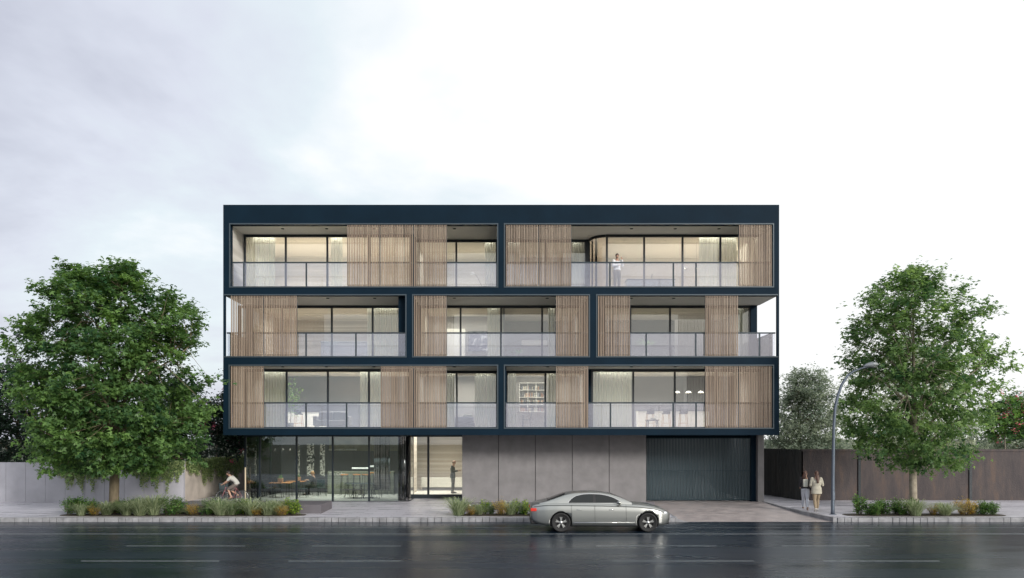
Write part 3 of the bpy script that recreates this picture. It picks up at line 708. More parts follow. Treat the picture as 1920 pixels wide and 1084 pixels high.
# low return of warm stone at its left end
# ---------------------------------------------------------------- foliage
def frames(n):
    """n random orthonormal frames (tangent a, b)"""
    v = rng.normal(size=(n, 3)); v /= np.linalg.norm(v, axis=1)[:, None]
    return v
def leaves(C, size, up=0.5, droop=0.0, aspect=0.62, fold=0.18, out=None, outw=0.0):
    """four-cornered folded leaves at points C; returns (n*4,3)"""
    n = len(C); nrm = rng.normal(size=(n, 3)); nrm[:, 2] = np.abs(nrm[:, 2]) + up * 2
    if out is not None: nrm += out * outw
    nrm /= np.linalg.norm(nrm, axis=1)[:, None]
    t = rng.normal(size=(n, 3)); t[:, 2] -= droop; t -= nrm * (t * nrm).sum(1)[:, None]; t /= np.linalg.norm(t, axis=1)[:, None]
    s = np.cross(nrm, t); L = size * rng.uniform(.65, 1.35, n)[:, None]
    V = np.empty((n, 4, 3)); V[:, 0] = C - t * L * .5; V[:, 2] = C + t * L * .5 - nrm * L * fold
    V[:, 1] = C + s * L * aspect * .5 + t * L * .08; V[:, 3] = C - s * L * aspect * .5 + t * L * .08
    return V.reshape(-1, 3)
def lobed(C, size, up=0.5, droop=0.3, out=None, outw=0.0):
    """maple-like leaves: three overlapping blades per leaf as quads; returns (n*3*4,3)"""
    n = len(C); nrm = rng.normal(size=(n, 3)); nrm[:, 2] = np.abs(nrm[:, 2]) + up * 2
    if out is not None: nrm += out * outw
    nrm /= np.linalg.norm(nrm, axis=1)[:, None]
    t = rng.normal(size=(n, 3)); t[:, 2] -= droop; t -= nrm * (t * nrm).sum(1)[:, None]; t /= np.linalg.norm(t, axis=1)[:, None]
    s = np.cross(nrm, t); L = size * rng.uniform(.6, 1.3, n)[:, None]; V = np.empty((n, 3, 4, 3))
    for k, (ang, ln) in enumerate(((0, 1.0), (1.0, .8), (-1.0, .8))):
        d = t * math.cos(ang) + s * math.sin(ang); e = -t * math.sin(ang) + s * math.cos(ang)
        o = C - t * L * .3
        V[:, k, 0] = o; V[:, k, 1] = o + d * L * ln * .45 + e * L * .22; V[:, k, 2] = o + d * L * ln - nrm * L * .12; V[:, k, 3] = o + d * L * ln * .45 - e * L * .22
    return V.reshape(-1, 3)
M['leafL'] = leafmat('maple_leaves', (.032, .092, .038), (.20, .34, .095), .44)
M['leafR'] = leafmat('plane_leaves', (.05, .12, .05), (.30, .45, .16), .52)
M['leafdark'] = leafmat('dark_shrub_leaves', (.008, .022, .014), (.03, .06, .03), .2)
M['leafhaze'] = leafmat('haze_painted_leaves', (.17, .22, .17), (.38, .43, .31), .5)  # aerial haze painted into the leaf colour
M['leaffarhaze'] = leafmat('far_haze_painted_leaves', (.34, .40, .30), (.60, .64, .48), .5)  # stronger distance haze mixed into the leaf colour
M['leafpink'] = leafmat('pink_flowers', (.42, .05, .09), (.62, .14, .20), .3)
M['leafivy'] = leafmat('ivy_leaves', (.12, .20, .08), (.42, .50, .22), .35)
M['leafyel'] = leafmat('yellow_shrub_leaves', (.36, .26, .05), (.85, .64, .12), .4)
M['leafbright'] = leafmat('bright_shrub_leaves', (.06, .16, .03), (.42, .55, .08), .4)
M['leafshrub'] = leafmat('shrub_leaves', (.02, .075, .028), (.20, .36, .09), .4)
M['blade'] = leafmat('grass_blades', (.13, .20, .09), (.55, .60, .38), .4)
M['bark'] = mat('tree_bark', (.17, .135, .085), .9, 0, .45, 5, .9, 22, mapscale=(1, 1, .35))
M['barkpale'] = mat('pale_bark', (.30, .26, .20), .85, 0, .35, 5, .7, 22)
def outline(rows, x0, Y, shrink=.97):
    """rows (py, px_left, px_right) -> arrays z, left x, right x about the trunk"""
    a = np.array([(Z(r[0], Y), (X(r[1], Y) - x0) * shrink, (X(r[2], Y) - x0) * shrink) for r in rows]); a = a[np.argsort(a[:, 0])]
    return a
def tree(name, label, base, Y, rows, ncl, nleaf, lsize, leafm, bark, trunk_r, group=None, cat='tree', seed=1, depth=.85, clr=.62, top_z=None, lean=0.0, flowers=None, hollow=.45, lobes=True, notch=(), up=.5):
    global rng; rng = np.random.default_rng(seed); rnd = random.Random(seed)
    bx, bz = base; o = thing(name, label, cat, (bx, Y, bz), group=group)
    O = outline(rows, bx, Y); zlo, zhi = O[0, 0], O[-1, 0]
    cl = []; tries = 0; cell = {}
    while len(cl) < ncl and tries < ncl * 60:
        tries += 1
        z = rng.uniform(zlo, zhi); l = np.interp(z, O[:, 0], O[:, 1]); r = np.interp(z, O[:, 0], O[:, 2]); c = (l + r) / 2; hw = (r - l) / 2
        a = rng.uniform(0, 2 * math.pi); q = rng.uniform(0, 1) ** .5
        if rng.uniform() > hollow + (1 - hollow) * q: continue
        hw2 = max(.1, hw - clr * .55)
        p = np.array([c + math.cos(a) * q * hw2, math.sin(a) * q * hw2 * depth, z])
        if any(np.linalg.norm(p - k) < clr * .52 for k in cl[-260:]): continue
        if notch and any(math.hypot(p[0] - nx, p[2] - nz) < nr for nx, nz, nr in notch): continue
        cl.append(p)
    cl = np.array(cl); n = len(cl)
    # trunk and limbs
    mb = MB(); ttop = zlo + (zhi - zlo) * .86; tz = np.linspace(bz - .1, ttop, 13)
    wob = [(math.sin(z * .9 + seed) * .06 * min(1, (z - bz) / 3) + lean * (z - bz), math.cos(z * .7 + seed) * .08 * min(1, (z - bz) / 3)) for z in tz]
    tp = [Vector((bx + wx, Y + wy, z)) for z, (wx, wy) in zip(tz, wob)]
    rr = [trunk_r * (1.35 if i == 0 else 1.0 if i < 3 else max(.12, 1 - (i - 2) / 11)) for i in range(13)]
    mb.tube(tp, rr, 12)
    def tat(z):
        i = min(11, max(0, int((z - tz[0]) / (tz[1] - tz[0])))); t = (z - tz[i]) / (tz[1] - tz[0]); return tp[i].lerp(tp[i + 1], min(1, max(0, t)))
    prim = []
    npr = max(8, n // 14)
    idx = rng.permutation(n)[:npr]
    for i in idx:
        p = Vector(cl[i]) + Vector((bx, Y, 0)); hz = max(zlo + .25, p.z - (Vector((p.x - bx, p.y - Y)).length) * .75 - .2); hz = min(hz, ttop - .2)
        a = tat(hz); m_ = a.lerp(p, .5) + Vector((rnd.uniform(-.15, .15), rnd.uniform(-.15, .15), rnd.uniform(0, .3)))
        q = a.lerp(p, .8) + Vector((rnd.uniform(-.1, .1), rnd.uniform(-.1, .1), rnd.uniform(-.1, .1)))
        r0 = trunk_r * (.36 if hz < (zlo + zhi) / 2 else .22)
        mb.tube([a, a.lerp(m_, .5) + Vector((0, 0, -.05)), m_, q, p], [r0, r0 * .8, r0 * .6, r0 * .4, r0 * .2], 6); prim.append((m_, q, p, r0))
    att = [[k[0].lerp(k[1], t), k[3], 0] for k in prim for t in (0, .25, .5, .75, 1)] + [[k[1].lerp(k[2], t), k[3] * .7, 0] for k in prim for t in (.3, .6, .9)]
    for i in range(n):
        p = Vector(cl[i]) + Vector((bx, Y, 0)); best = min(att, key=lambda k: (k[0] - p).length + .35 * k[2]); best[2] += 1; s = best[0]; b = (0, 0, 0, best[1])
        if (s - p).length < .1: continue
        m_ = s.lerp(p, .5) + Vector((rnd.uniform(-.1, .1), rnd.uniform(-.1, .1), rnd.uniform(-.02, .12)))
        mb.tube([s, m_, p], [b[3] * .26, b[3] * .18, b[3] * .08], 4)
    mb.build('trunk', bark, o)
    # leaves in flattened sprays round each cluster, bunched along short twigs
    per = nleaf // n; C = []; O_ = []; var = []
    for i in range(n):
        k = int(per * rng.uniform(.6, 1.4)); c = cl[i]
        nt_ = 9; tw = rng.normal(size=(nt_, 3)) * np.array([.62, .62, .34]) * clr
        which = rng.integers(0, nt_, k); tt = rng.uniform(.35, 1.1, k)[:, None]
        pts = c + tw[which] * tt + rng.normal(size=(k, 3)) * clr * .13
        C.append(pts); rad = c - np.array([0, 0, (zlo + zhi) / 2]); rad = rad / (np.linalg.norm(rad) + 1e-6); O_.append(np.repeat(rad[None], k, 0))
        base_v = np.clip(rng.normal(.45, .20), 0, 1); var.append(np.clip(base_v + rng.normal(0, .16, k), 0, 1))
    C = np.concatenate(C) + np.array([bx, Y, 0]); O_ = np.concatenate(O_); var = np.concatenate(var)
    if lobes: V = lobed(C, lsize, up=up, out=O_, outw=.7); var = np.repeat(var, 3)
    else: V = leaves(C, lsize, up=up, out=O_, outw=.6)
    fastmesh('crown', V, 4, leafm, var, o, (bx, Y, bz))
    if flowers:
        k = flowers; ii = rng.integers(0, n, k); c = cl[ii] * np.array([1, 1, 1]) + rng.normal(size=(k, 3)) * np.array([.35, .35, .3]) + np.array([bx, Y - .25, 0])
        Cf = np.repeat(c, 14, 0) + rng.normal(size=(k * 14, 3)) * .085
        fastmesh('blossom', leaves(Cf, .10, up=.4, out=np.tile([[0, -1., .3]], (len(Cf), 1)), outw=1.5), 4, M['leafpink'], rng.uniform(0, 1, len(Cf)), o, (bx, Y, bz))
    return o
tree('street_tree', 'large round-crowned leafy green tree on the left pavement', (X(214, 35.1), .17), 35.1,
     [(499, 212, 262), (507, 118, 275), (524, 106, 292), (549, 68, 358), (583, 38, 382), (620, 20, 400), (660, 2, 405), (700, 0, 408), (750, 12, 410), (800, 30, 405), (840, 45, 396), (864, 52, 372), (882, 62, 300)],
     520, 60000, .150, M['leafL'], M['bark'], .195, group=None, seed=11, clr=.60, notch=[((X(196, 35.1) - X(214, 35.1)), Z(497, 35.1), .42), ((X(305, 35.1) - X(214, 35.1)), Z(508, 35.1), .75), ((X(78, 35.1) - X(214, 35.1)), Z(560, 35.1), .35), ((X(20, 35.1) - X(214, 35.1)), Z(645, 35.1), .4), ((X(405, 35.1) - X(214, 35.1)), Z(640, 35.1), .4)])
tree('street_tree', 'tall airy conical green tree on the right pavement in front of the brown wall', (X(1713, 35.6), .17), 35.6,
     [(503, 1690, 1745), (522, 1650, 1780), (550, 1612, 1818), (575, 1590, 1858), (590, 1584, 1866), (620, 1577, 1848), (660, 1567, 1900), (690, 1572, 1912), (720, 1562, 1906), (760, 1565, 1884), (800, 1572, 1850), (840, 1592, 1846), (862, 1625, 1838), (874, 1660, 1800)],
     350, 31000, .14, M['leafR'], M['barkpale'], .155, seed=23, clr=.62, hollow=.6)
# trees behind the walls
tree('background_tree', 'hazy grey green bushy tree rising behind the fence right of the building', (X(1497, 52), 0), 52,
     [(697, 1478, 1540), (712, 1460, 1560), (740, 1448, 1580), (780, 1440, 1600), (815, 1430, 1600), (850, 1425, 1590), (880, 1430, 1580)], 230, 34000, .15, M['leafhaze'], M['bark'], .16, seed=5, lobes=False, clr=.8, hollow=.9)
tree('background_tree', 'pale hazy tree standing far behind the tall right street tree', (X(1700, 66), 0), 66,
     [(640, 1660, 1740), (670, 1610, 1790), (720, 1570, 1840), (780, 1560, 1860), (840, 1560, 1880), (880, 1560, 1880)], 170, 16000, .26, M['leaffarhaze'], M['barkpale'], .2, seed=6, lobes=False, clr=1.3, hollow=.9)
tree('background_tree', 'haze-paled low tree behind the brown wall at the right edge of the photo', (X(1905, 60), 0), 60,
     [(740, 1880, 1935), (770, 1850, 1970), (810, 1830, 2000), (850, 1830, 2010), (880, 1830, 2010)], 90, 10000, .2, M['leafhaze'], M['bark'], .16, seed=7, lobes=False, clr=1.0, hollow=.9)
tree('flowering_tree', 'small tree with pink blossom clusters over the brown wall at the right edge', (X(1885, 44), .2), 44,
     [(748, 1870, 1935), (765, 1840, 1965), (790, 1832, 1980), (812, 1845, 1975), (820, 1860, 1950)], 60, 5200, .17, M['leafshrub'], M['barkpale'], .07, seed=8, lobes=False, clr=.55, flowers=34, hollow=.8)
tree('flowering_tree', 'dark shrubby tree with pink flowers and grey stems between the round tree and the building', (X(408, 46), .2), 46,
     [(738, 395, 440), (760, 372, 470), (800, 362, 490), (835, 368, 500), (850, 380, 490)], 70, 8200, .16, M['leafdark'], M['barkpale'], .07, seed=9, lobes=False, clr=.6, flowers=22, hollow=.8)
for (px, Y, rows, s, lab) in ((35, 47, [(672, 15, 60), (690, -20, 100), (730, -50, 120), (800, -60, 130), (868, -60, 130)], 31, 'dark green bush rising above the garden wall at the left edge of the photo'),
                              (190, 49, [(720, 150, 240), (760, 110, 280), (820, 90, 300), (868, 90, 300)], 32, 'dark green bush half hidden behind the trunk of the round tree'),
                              (330, 50, [(700, 300, 360), (740, 260, 400), (800, 250, 420), (868, 240, 420)], 33, 'dark green bush behind the garden wall near the corner with ivy'),
                              (-90, 47, [(660, -120, -50), (690, -170, -10), (760, -190, 20), (868, -190, 20)], 34, 'dark green bush behind the garden wall beyond the left edge'),
                              (470, 56, [(690, 430, 520), (740, 400, 560), (800, 390, 580), (868, 390, 580)], 35, 'dark bush at the far end of the yard behind the cafe glass'),
                              (560, 58, [(720, 520, 610), (760, 490, 660), (868, 480, 680)], 36, 'dark bush seen through the cafe glass behind the back wall')):
    tree('hedge_bush', lab, (X(px, Y), 0), Y, rows, 130, 15000, .17, M['leafdark'], M['bark'], .1, group='dark bushes behind the garden wall', cat='bush', seed=s, lobes=False, clr=.85, hollow=.9)

# ---------------------------------------------------------------- ivy
def ivy(label, pts, n, sz, normal):
    """pts: function u,v -> world point; hanging in uneven strands"""
    global rng; C = []; N = 0
    while N < n:
        u = rng.uniform(); v = rng.uniform()
        f = .5 + .5 * math.sin(u * 47) * math.sin(u * 19 + 1)
        L = .25 + .75 * f * (1 - abs(2 * u - 1) ** 4)
        if rng.uniform() > (1 - v) ** .35: continue
        C.append(pts(u, v * L)); N += 1
    C = np.array(C) + rng.normal(size=(n, 3)) * np.array([.03, .03, .03]) + np.array(normal) * rng.uniform(.03, .16, n)[:, None]
    o = fastmesh('ivy', leaves(C, sz, up=.05, droop=.8, out=np.tile([normal], (n, 1)), outw=2.2), 4, M['leafivy'], rng.uniform(0, 1, n), None, tuple(C.mean(0)))
    return tag(o, label, 'ivy', 'ivy hanging on the garden walls')
rng = np.random.default_rng(44)
ivy('ivy trailing in strands over the pale garden wall left of the tree trunk', lambda u, v: (X(105 + 100 * u, 39.98), 39.98, WT + .06 - v * 1.6), 5200, .085, (0, -1, 0))
ivy('ivy trailing in strands over the pale garden wall right of the tree trunk', lambda u, v: (X(245 + 100 * u, 39.98), 39.98, WT + .06 - v * 1.6), 5000, .085, (0, -1, 0))
ivy('dense ivy covering the side wall behind the cyclist', lambda u, v: (-15.28, 40.2 + 10.6 * u, WT + .12 - v * 1.6), 12000, .085, (1, 0, 0))

# ---------------------------------------------------------------- bed plants: one of each kind, then copies
def grass_proto(seed, h=.62, n=300, spread=.55):
    global rng; rng = np.random.default_rng(seed); V = []; var = []
    for i in range(n):
        a = rng.uniform(0, 2 * math.pi); b = np.array([math.cos(a), math.sin(a), 0]) * rng.uniform(0, .14); out = np.array([math.cos(a + rng.normal() * .4), math.sin(a + rng.normal() * .4), 0])
        hh = h * rng.uniform(.55, 1.1); sp = spread * rng.uniform(.2, 1.5); w = .0085 * rng.uniform(.7, 1.3); s = np.array([-out[1], out[0], 0])
        P_ = [b, b + out * sp * .22 + np.array([0, 0, hh * .5]), b + out * sp * .6 + np.array([0, 0, hh * .85]), b + out * sp * 1.15 + np.array([0, 0, hh * (.95 - .35 * sp)])]
        ww = [w, w, w * .7, w * .15]; v_ = rng.uniform()
        for k in range(3): V += [P_[k] - s * ww[k], P_[k] + s * ww[k], P_[k + 1] + s * ww[k + 1], P_[k + 1] - s * ww[k + 1]]; var.append(v_)
    return fastmesh('grass_tuft', np.array(V), 4, M['blade'], var)
def shrub_proto(name, seed, m, h=.6, w=.34, stems=16, per=70, sz=.062, spiky=False):
    global rng; rng = np.random.default_rng(seed); C = []; mb = MB(); rnd = random.Random(seed); T = []
    for i in range(stems):
        a = rnd.uniform(0, 6.28); r = w * math.sqrt(rnd.uniform(0.02, 1)); top = Vector((math.cos(a) * r, math.sin(a) * r, h * rnd.uniform(.62, 1.05) * (1 - .3 * (r / w) ** 2)))
        b = Vector((math.cos(a) * r * .25, math.sin(a) * r * .25, 0)); mid = b.lerp(top, .5) + Vector((0, 0, .04))
        mb.tube([b, mid, top], [.008, .006, .003], 4)
        for k in range(per):
            t = rnd.uniform(.18, 1.03); p = b.lerp(mid, t * 2) if t < .5 else mid.lerp(top, t * 2 - 1); C.append(p + Vector((rnd.gauss(0, 1), rnd.gauss(0, 1), rnd.gauss(0, .8))) * (.035 if spiky else .055))
    o = empty(name); mb.build('stems', M['bark'], o)
    fastmesh('foliage', leaves(np.array([c[:] for c in C]), sz, up=.5 if not spiky else 1.2, droop=-.8 if spiky else .1, aspect=.35 if spiky else .62), 4, m, rng.uniform(0, 1, len(C)), o)
    return o
PR = {'grass': [grass_proto(1), grass_proto(2, .52, 330, .68)],
      'green': [shrub_proto('leafy_shrub', 3, M['leafshrub'], .68, .36), shrub_proto('leafy_shrub', 4, M['leafshrub'], .6, .42, 20)],
      'yellow': [shrub_proto('yellow_shrub', 5, M['leafyel'], .46, .27, 26, 46, .045, True), shrub_proto('yellow_shrub', 6, M['leafyel'], .5, .3, 30, 40, .04, True)],
      'lime': [shrub_proto('leafy_shrub', 7, M['leafbright'], .78, .28, 9, 60, .075)]}
used = {k: [False] * len(v) for k, v in PR.items()}
ordw = ['first', 'second', 'third', 'fourth', 'fifth', 'sixth', 'seventh', 'eighth', 'ninth', 'tenth', 'eleventh', 'twelfth']
def bed(where, items, Y0):
    cnt = {}; tot = {}
    for it in items: tot[it[0]] = tot.get(it[0], 0) + 1
    rnd = random.Random(hash(where) % 1000 if False else len(where))
    desc = {'grass': 'spiky grey green grass tuft', 'green': 'dark green leafy shrub', 'yellow': 'yellow tipped low shrub', 'lime': 'lime green upright shrub'}
    for kind, px, sc_, dy in sorted(items, key=lambda t: t[1]):
        c = cnt.get(kind, 0); cnt[kind] = c + 1; v = c % len(PR[kind]); pr = PR[kind][v]
        o = copy_tree(pr) if used[kind][v] else pr; used[kind][v] = True
        Y = Y0 + dy; o.location = (X(px, Y), Y, .165); o.rotation_euler = (0, 0, rnd.uniform(0, 6.28)); s = sc_ * 1.22; o.scale = (s, s, s * rnd.uniform(.92, 1.08))
        pos = 'only' if tot[kind] == 1 else ordw[c] + ' from the left'
        tag(o, f'{desc[kind]}, {pos}, {where}' if tot[kind] > 1 else f'the only {desc[kind]} {where}', 'grass tuft' if kind == 'grass' else 'shrub', 'plants in the kerbside beds')
LB = [('green', 132, .85, .2), ('green', 150, 1.05, .3), ('green', 172, .8, 0), ('grass', 152, .75, -.15), ('yellow', 178, .95, -.1), ('grass', 200, .95, .2), ('grass', 238, .9, .0), ('green', 236, .95, .5), ('grass', 262, 1.15, -.1),
      ('green', 262, .85, .6), ('grass', 288, 1.2, .1), ('green', 315, 1.1, .1), ('green', 334, .95, .3), ('yellow', 364, 1.0, 0), ('grass', 356, .6, .35), ('green', 390, .9, .2), ('grass', 414, 1.15, 0), ('green', 405, .8, .4), ('grass', 432, .95, .1), ('green', 447, .9, .3), ('lime', 462, .8, .3),
      ('grass', 470, 1.0, 0), ('yellow', 482, .85, -.12), ('grass', 502, 1.1, .1), ('yellow', 528, .95, -.15), ('lime', 538, .8, .2), ('green', 550, .75, .25), ('grass', 518, .9, .25), ('lime', 553, .75, .1)]
bed('in the left kerbside bed', LB, 34.2)
MBd = [('grass', 860, 1.15, -.1), ('yellow', 884, .85, -.1), ('grass', 898, .75, .2), ('lime', 909, .8, .25), ('green', 921, .6, .2), ('yellow', 941, 1.15, 0), ('grass', 957, .85, .15), ('lime', 968, .75, .3), ('lime', 986, .8, .15), ('green', 978, .65, .3),
       ('grass', 1005, .8, .2), ('green', 1030, .7, .2), ('yellow', 1055, .8, .1), ('green', 1085, .7, .2), ('grass', 1110, .8, .1), ('green', 1140, .7, .2), ('yellow', 1165, .8, .1), ('green', 1190, .7, .2)]
bed('in the middle kerbside bed', MBd, 34.3)
RB = [('green', 1610, .95, .3), ('green', 1630, .85, .1), ('green', 1655, .9, .4), ('green', 1680, .85, .5), ('green', 1695, .8, .1), ('green', 1643, .7, -.2), ('grass', 1717, 1.0, -.2), ('yellow', 1750, .9, .1), ('green', 1708, .8, .5), ('grass', 1772, 1.0, 0), ('yellow', 1808, 1.25, .1), ('yellow', 1822, 1.15, .25), ('green', 1840, .95, .3), ('green', 1862, .7, .1)]
bed('in the right kerbside bed', RB, 34.2)
mb = MB()
for a, b in ((112, 572), (858, 1225), (1585, 1885)):
    Y = 34.2; n_ = 40; ring = [(X((a + b) / 2, Y) + (X(b, Y) - X(a, Y)) / 2 * math.copysign(abs(math.cos(t)) ** .5, math.cos(t)), Y + .15 + .55 * math.copysign(abs(math.sin(t)) ** .5, math.sin(t)) ) for t in [i / n_ * 2 * math.pi for i in range(n_)]]
    mb2 = MB(); mb2.prism(ring, .12, .20, axis='z'); tag(mb2.build('planting_bed', M['soil']), kind='structure')
# ---------------------------------------------------------------- people
M['skin'] = mat('skin', (.45, .27, .19), .55); M['hairdark'] = mat('dark_hair', (.025, .016, .012), .5); M['hairbrown'] = mat('brown_hair', (.07, .032, .02), .5, 0, .3, 30)
M['hairgrey'] = mat('grey_hair', (.22, .16, .12), .6); M['eye'] = mat('eye', (.02, .02, .02), .2)
def cloth(name, c): return mat(name, c, .85, 0, .10, 9, .4, 30)
VOX = [('REMESH', dict(mode='VOXEL', voxel_size=.0085, use_smooth_shade=True)), ('SMOOTH', dict(factor=.5, iterations=3))]
VOXC = [('REMESH', dict(mode='VOXEL', voxel_size=.013, use_smooth_shade=True)), ('SMOOTH', dict(factor=.5, iterations=3))]
def limb(mb, pts, rad):
    P_ = []; Rr = []
    for i in range(len(pts) - 1):
        a, b = Vector(pts[i]), Vector(pts[i + 1])
        for k in range(4): t = k / 4; P_.append(a.lerp(b, t)); Rr.append(rad[i] * (1 - t) + rad[i + 1] * t + (.12 * rad[i] * math.sin(math.pi * t)))
    P_.append(Vector(pts[-1])); Rr.append(rad[-1])
    mb.tube(P_, Rr, 12)
    for p, r in zip(pts, rad): mb.ell(p, (r, r, r), 12, 8)
def hand(mb, wr, d, curl=.5, side=Vector((0, 0, 1))):
    """palm and five fingers; d: forearm direction, side: towards the thumb"""
    d = Vector(d).normalized(); side = (side - d * side.dot(d)).normalized(); nrm = d.cross(side).normalized(); wr = Vector(wr)
    mb.eloft([wr - d * .01, wr + d * .03, wr + d * .065, wr + d * .09], [.024, .036, .042, .036], [.016, .015, .014, .011], side, 12)
    for k, (o, L) in enumerate(((.030, .072), (.011, .082), (-.009, .076), (-.028, .060))):
        p = wr + d * .088 + side * o; a = curl * .6; q = [p]; dd = d.copy()
        for j in range(3):
            dd = (Matrix.Rotation(a, 3, side) @ dd).normalized(); q.append(q[-1] + dd * L * (.45, .32, .25)[j])
        mb.tube(q, [.0092, .0088, .008, .0068], 8)
    p = wr + d * .025 + side * .028; t1 = (d * .6 + side * .8).normalized(); mb.tube([p, p + t1 * .035, p + t1 * .05 + d * .03, p + t1 * .05 + d * .05], [.012, .011, .0095, .008], 8)
def head(mb, c, M3):
    """skull, jaw, nose, ears; M3 turns +X to where the face looks"""
    f = lambda v: Vector(c) + M3 @ Vector(v)
    mb.ell(c, (.096, .076, .112), 18, 12, M=M3); mb.ell(f((.022, 0, -.055)), (.066, .056, .066), 14, 9, M=M3)
    mb.ell(f((.097, 0, -.018)), (.017, .012, .024), 8, 6, M=M3); mb.ell(f((.085, 0, -.058)), (.013, .026, .010), 8, 6, M=M3); mb.ell(f((.075, 0, -.098)), (.020, .024, .016), 8, 6, M=M3)
    mb.ell(f((.080, 0, .012)), (.016, .052, .010), 8, 6, M=M3)
    for s in (-1, 1): mb.ell(f((-.004, s * .077, -.012)), (.018, .010, .030), 8, 6, M=M3)
def person(label, loc, rz, J, skin_arms, top, bottom, hair, hm, shoes, extra=None, scale=1.0, long_hair=0, topr=1.0, coat=0.0, bare_leg=False, beard=False):
    o = thing('person', label, 'person', (0, 0, 0)); V3 = lambda k: Vector(J[k])
    yaw, pitch = J.get('look', (0, 0)); M3 = Matrix.Rotation(yaw, 3, 'Z') @ Matrix.Rotation(pitch, 3, 'Y')
    lat = (V3('shL') - V3('shR')).normalized(); hl = (V3('hipL') - V3('hipR')).normalized()
    pel, ch, nk, hd = V3('pelvis'), V3('chest'), V3('neck'), V3('head'); wst = pel.lerp(ch, .45) + Vector(J.get('wb', (0, 0, 0)))
    tl = [pel - (ch - pel).normalized() * .09, pel, wst, ch, ch.lerp(nk, .55), nk]
    def torso(mb, k, stop=6): mb.eloft(tl[:stop], [v * k for v in (.10, .165, .135, .172, .165, .065)][:stop], [v * k for v in (.09, .115, .098, .118, .085, .06)][:stop], lat, 18)
    mb = MB(); torso(mb, .93); limb(mb, [nk - Vector((0, 0, .06)), nk.lerp(hd, .6)], [.060, .052]); head(mb, hd, M3)
    for s in 'LR':
        limb(mb, [ch.lerp(V3('sh' + s), .7), V3('sh' + s), V3('el' + s), V3('wr' + s)], [.055, .052, .038, .026]); hd_ = V3('wr' + s) - V3('el' + s)
        hand(mb, V3('wr' + s), hd_, J.get('curl', .6), Vector(J.get('thumb' + s, (.3, 0, 1))))
        limb(mb, [V3('hip' + s), V3('kn' + s), V3('an' + s)], [.085, .055, .038])
        an, to = V3('an' + s), V3('toe' + s); limb(mb, [an, an.lerp(to, .5) + Vector((0, 0, -.01)), to], [.038, .034, .024])
    body = mb.build('body', M['skin'], o); bake(body, VOX)
    mb = MB(); torso(mb, 1.10 * topr, 5)
    for s in 'LR':
        sh, el, wr = V3('sh' + s), V3('el' + s), V3('wr' + s); r = topr
        if skin_arms: limb(mb, [ch.lerp(sh, .75), sh, sh.lerp(el, .75)], [.065 * r, .064 * r, .058 * r])
        else: limb(mb, [ch.lerp(sh, .75), sh, el, el.lerp(wr, .93)], [.066 * r, .064 * r, .052 * r, .042 * r])
    if coat:
        dn = (pel - ch).normalized(); mb.eloft([pel - dn * .08, pel + dn * coat * .5, pel + dn * coat], [.178 * topr, .19 * topr, .195 * topr], [.130, .142, .150], lat, 18)
    tb = mb.build('top' if not coat else 'jacket', top, o); bake(tb, VOXC)
    mb = MB(); mb.eloft([tl[1] + (wst - pel) * .5, tl[1], tl[0]], [.155, .176, .13], [.112, .128, .115], hl, 18)
    for s in 'LR':
        hp, kn, an = V3('hip' + s), V3('kn' + s), V3('an' + s)
        limb(mb, [hp, kn.lerp(hp, .08)] if bare_leg else [hp, kn, an + Vector((0, 0, .02))], [.100, .078] if bare_leg else [.098, .070, .056])
    bb = mb.build('shorts' if bare_leg else 'trousers', bottom, o); bake(bb, VOXC)
    for s in 'LR':
        an, to = V3('an' + s), V3('toe' + s); d = (to - an).normalized(); m_ = MB()
        base = an + Vector((0, 0, -.03)); dd = (to - base).normalized()
        sdir = dd.cross(Vector((0, 0, 1))).normalized()
        m_.eloft([base - dd * .055, base - dd * .02, base.lerp(to, .45), base.lerp(to, .85), to + dd * .035], [.030, .040, .042, .046, .024], [.034, .048, .042, .030, .018], sdir, 14)
        m_.build('shoe', shoes, o)
    if hair:
        mb = MB(); f = lambda v: hd + M3 @ Vector(v)
        if hair != 'bald':
            mb.ell(f((-.012, 0, .028)), (.102, .086, .100), 16, 10, M=M3); mb.ell(f((-.040, 0, -.015)), (.070, .080, .085), 14, 9, M=M3)
            if hair == 'bun': mb.ell(f((-.10, 0, .05)), (.04, .04, .04))
        else: mb.ell(f((-.040, 0, -.008)), (.068, .082, .062), 14, 9, M=M3)
        if long_hair: mb.eloft([f((-.04, 0, .02)), f((-.095, 0, -.08)), f((-.135, 0, -.22)), f((-.15, 0, -long_hair))], [.07, .082, .085, .04], [.05, .045, .04, .02], M3 @ Vector((0, 1, 0)), 14)
        h = mb.build('hair', hm, o); bake(h, [('REMESH', dict(mode='VOXEL', voxel_size=.011, use_smooth_shade=True)), ('SMOOTH', dict(factor=.5, iterations=2))])
    if beard: mb = MB(); mb.ell(hd + M3 @ Vector((.040, 0, -.085)), (.052, .052, .036), 12, 8, M=M3); mb.build('beard', hm, o)
    mb = MB()
    for s in (-1, 1): mb.ell(hd + M3 @ Vector((.083, s * .031, -.004)), (.010, .013, .008), 8, 6, M=M3)
    mb.build('eyes', M['eye'], o)
    if extra: extra(o)
    o.location = loc; o.rotation_euler = (0, 0, rz); o.scale = (scale,) * 3; return o
def stand(**k):
    J = dict(pelvis=(0, 0, .95), chest=(0, 0, 1.27), neck=(0, 0, 1.46), head=(.02, 0, 1.62), shL=(0, .175, 1.40), shR=(0, -.175, 1.40), elL=(-.02, .23, 1.12), elR=(-.02, -.23, 1.12), wrL=(.06, .24, .88), wrR=(.06, -.24, .88),
             hipL=(0, .085, .92), hipR=(0, -.085, .92), knL=(.02, .095, .50), knR=(.02, -.095, .50), anL=(-.02, .10, .085), anR=(-.02, -.10, .085), toeL=(.15, .12, .03), toeR=(.15, -.12, .03))
    J.update(k); return J
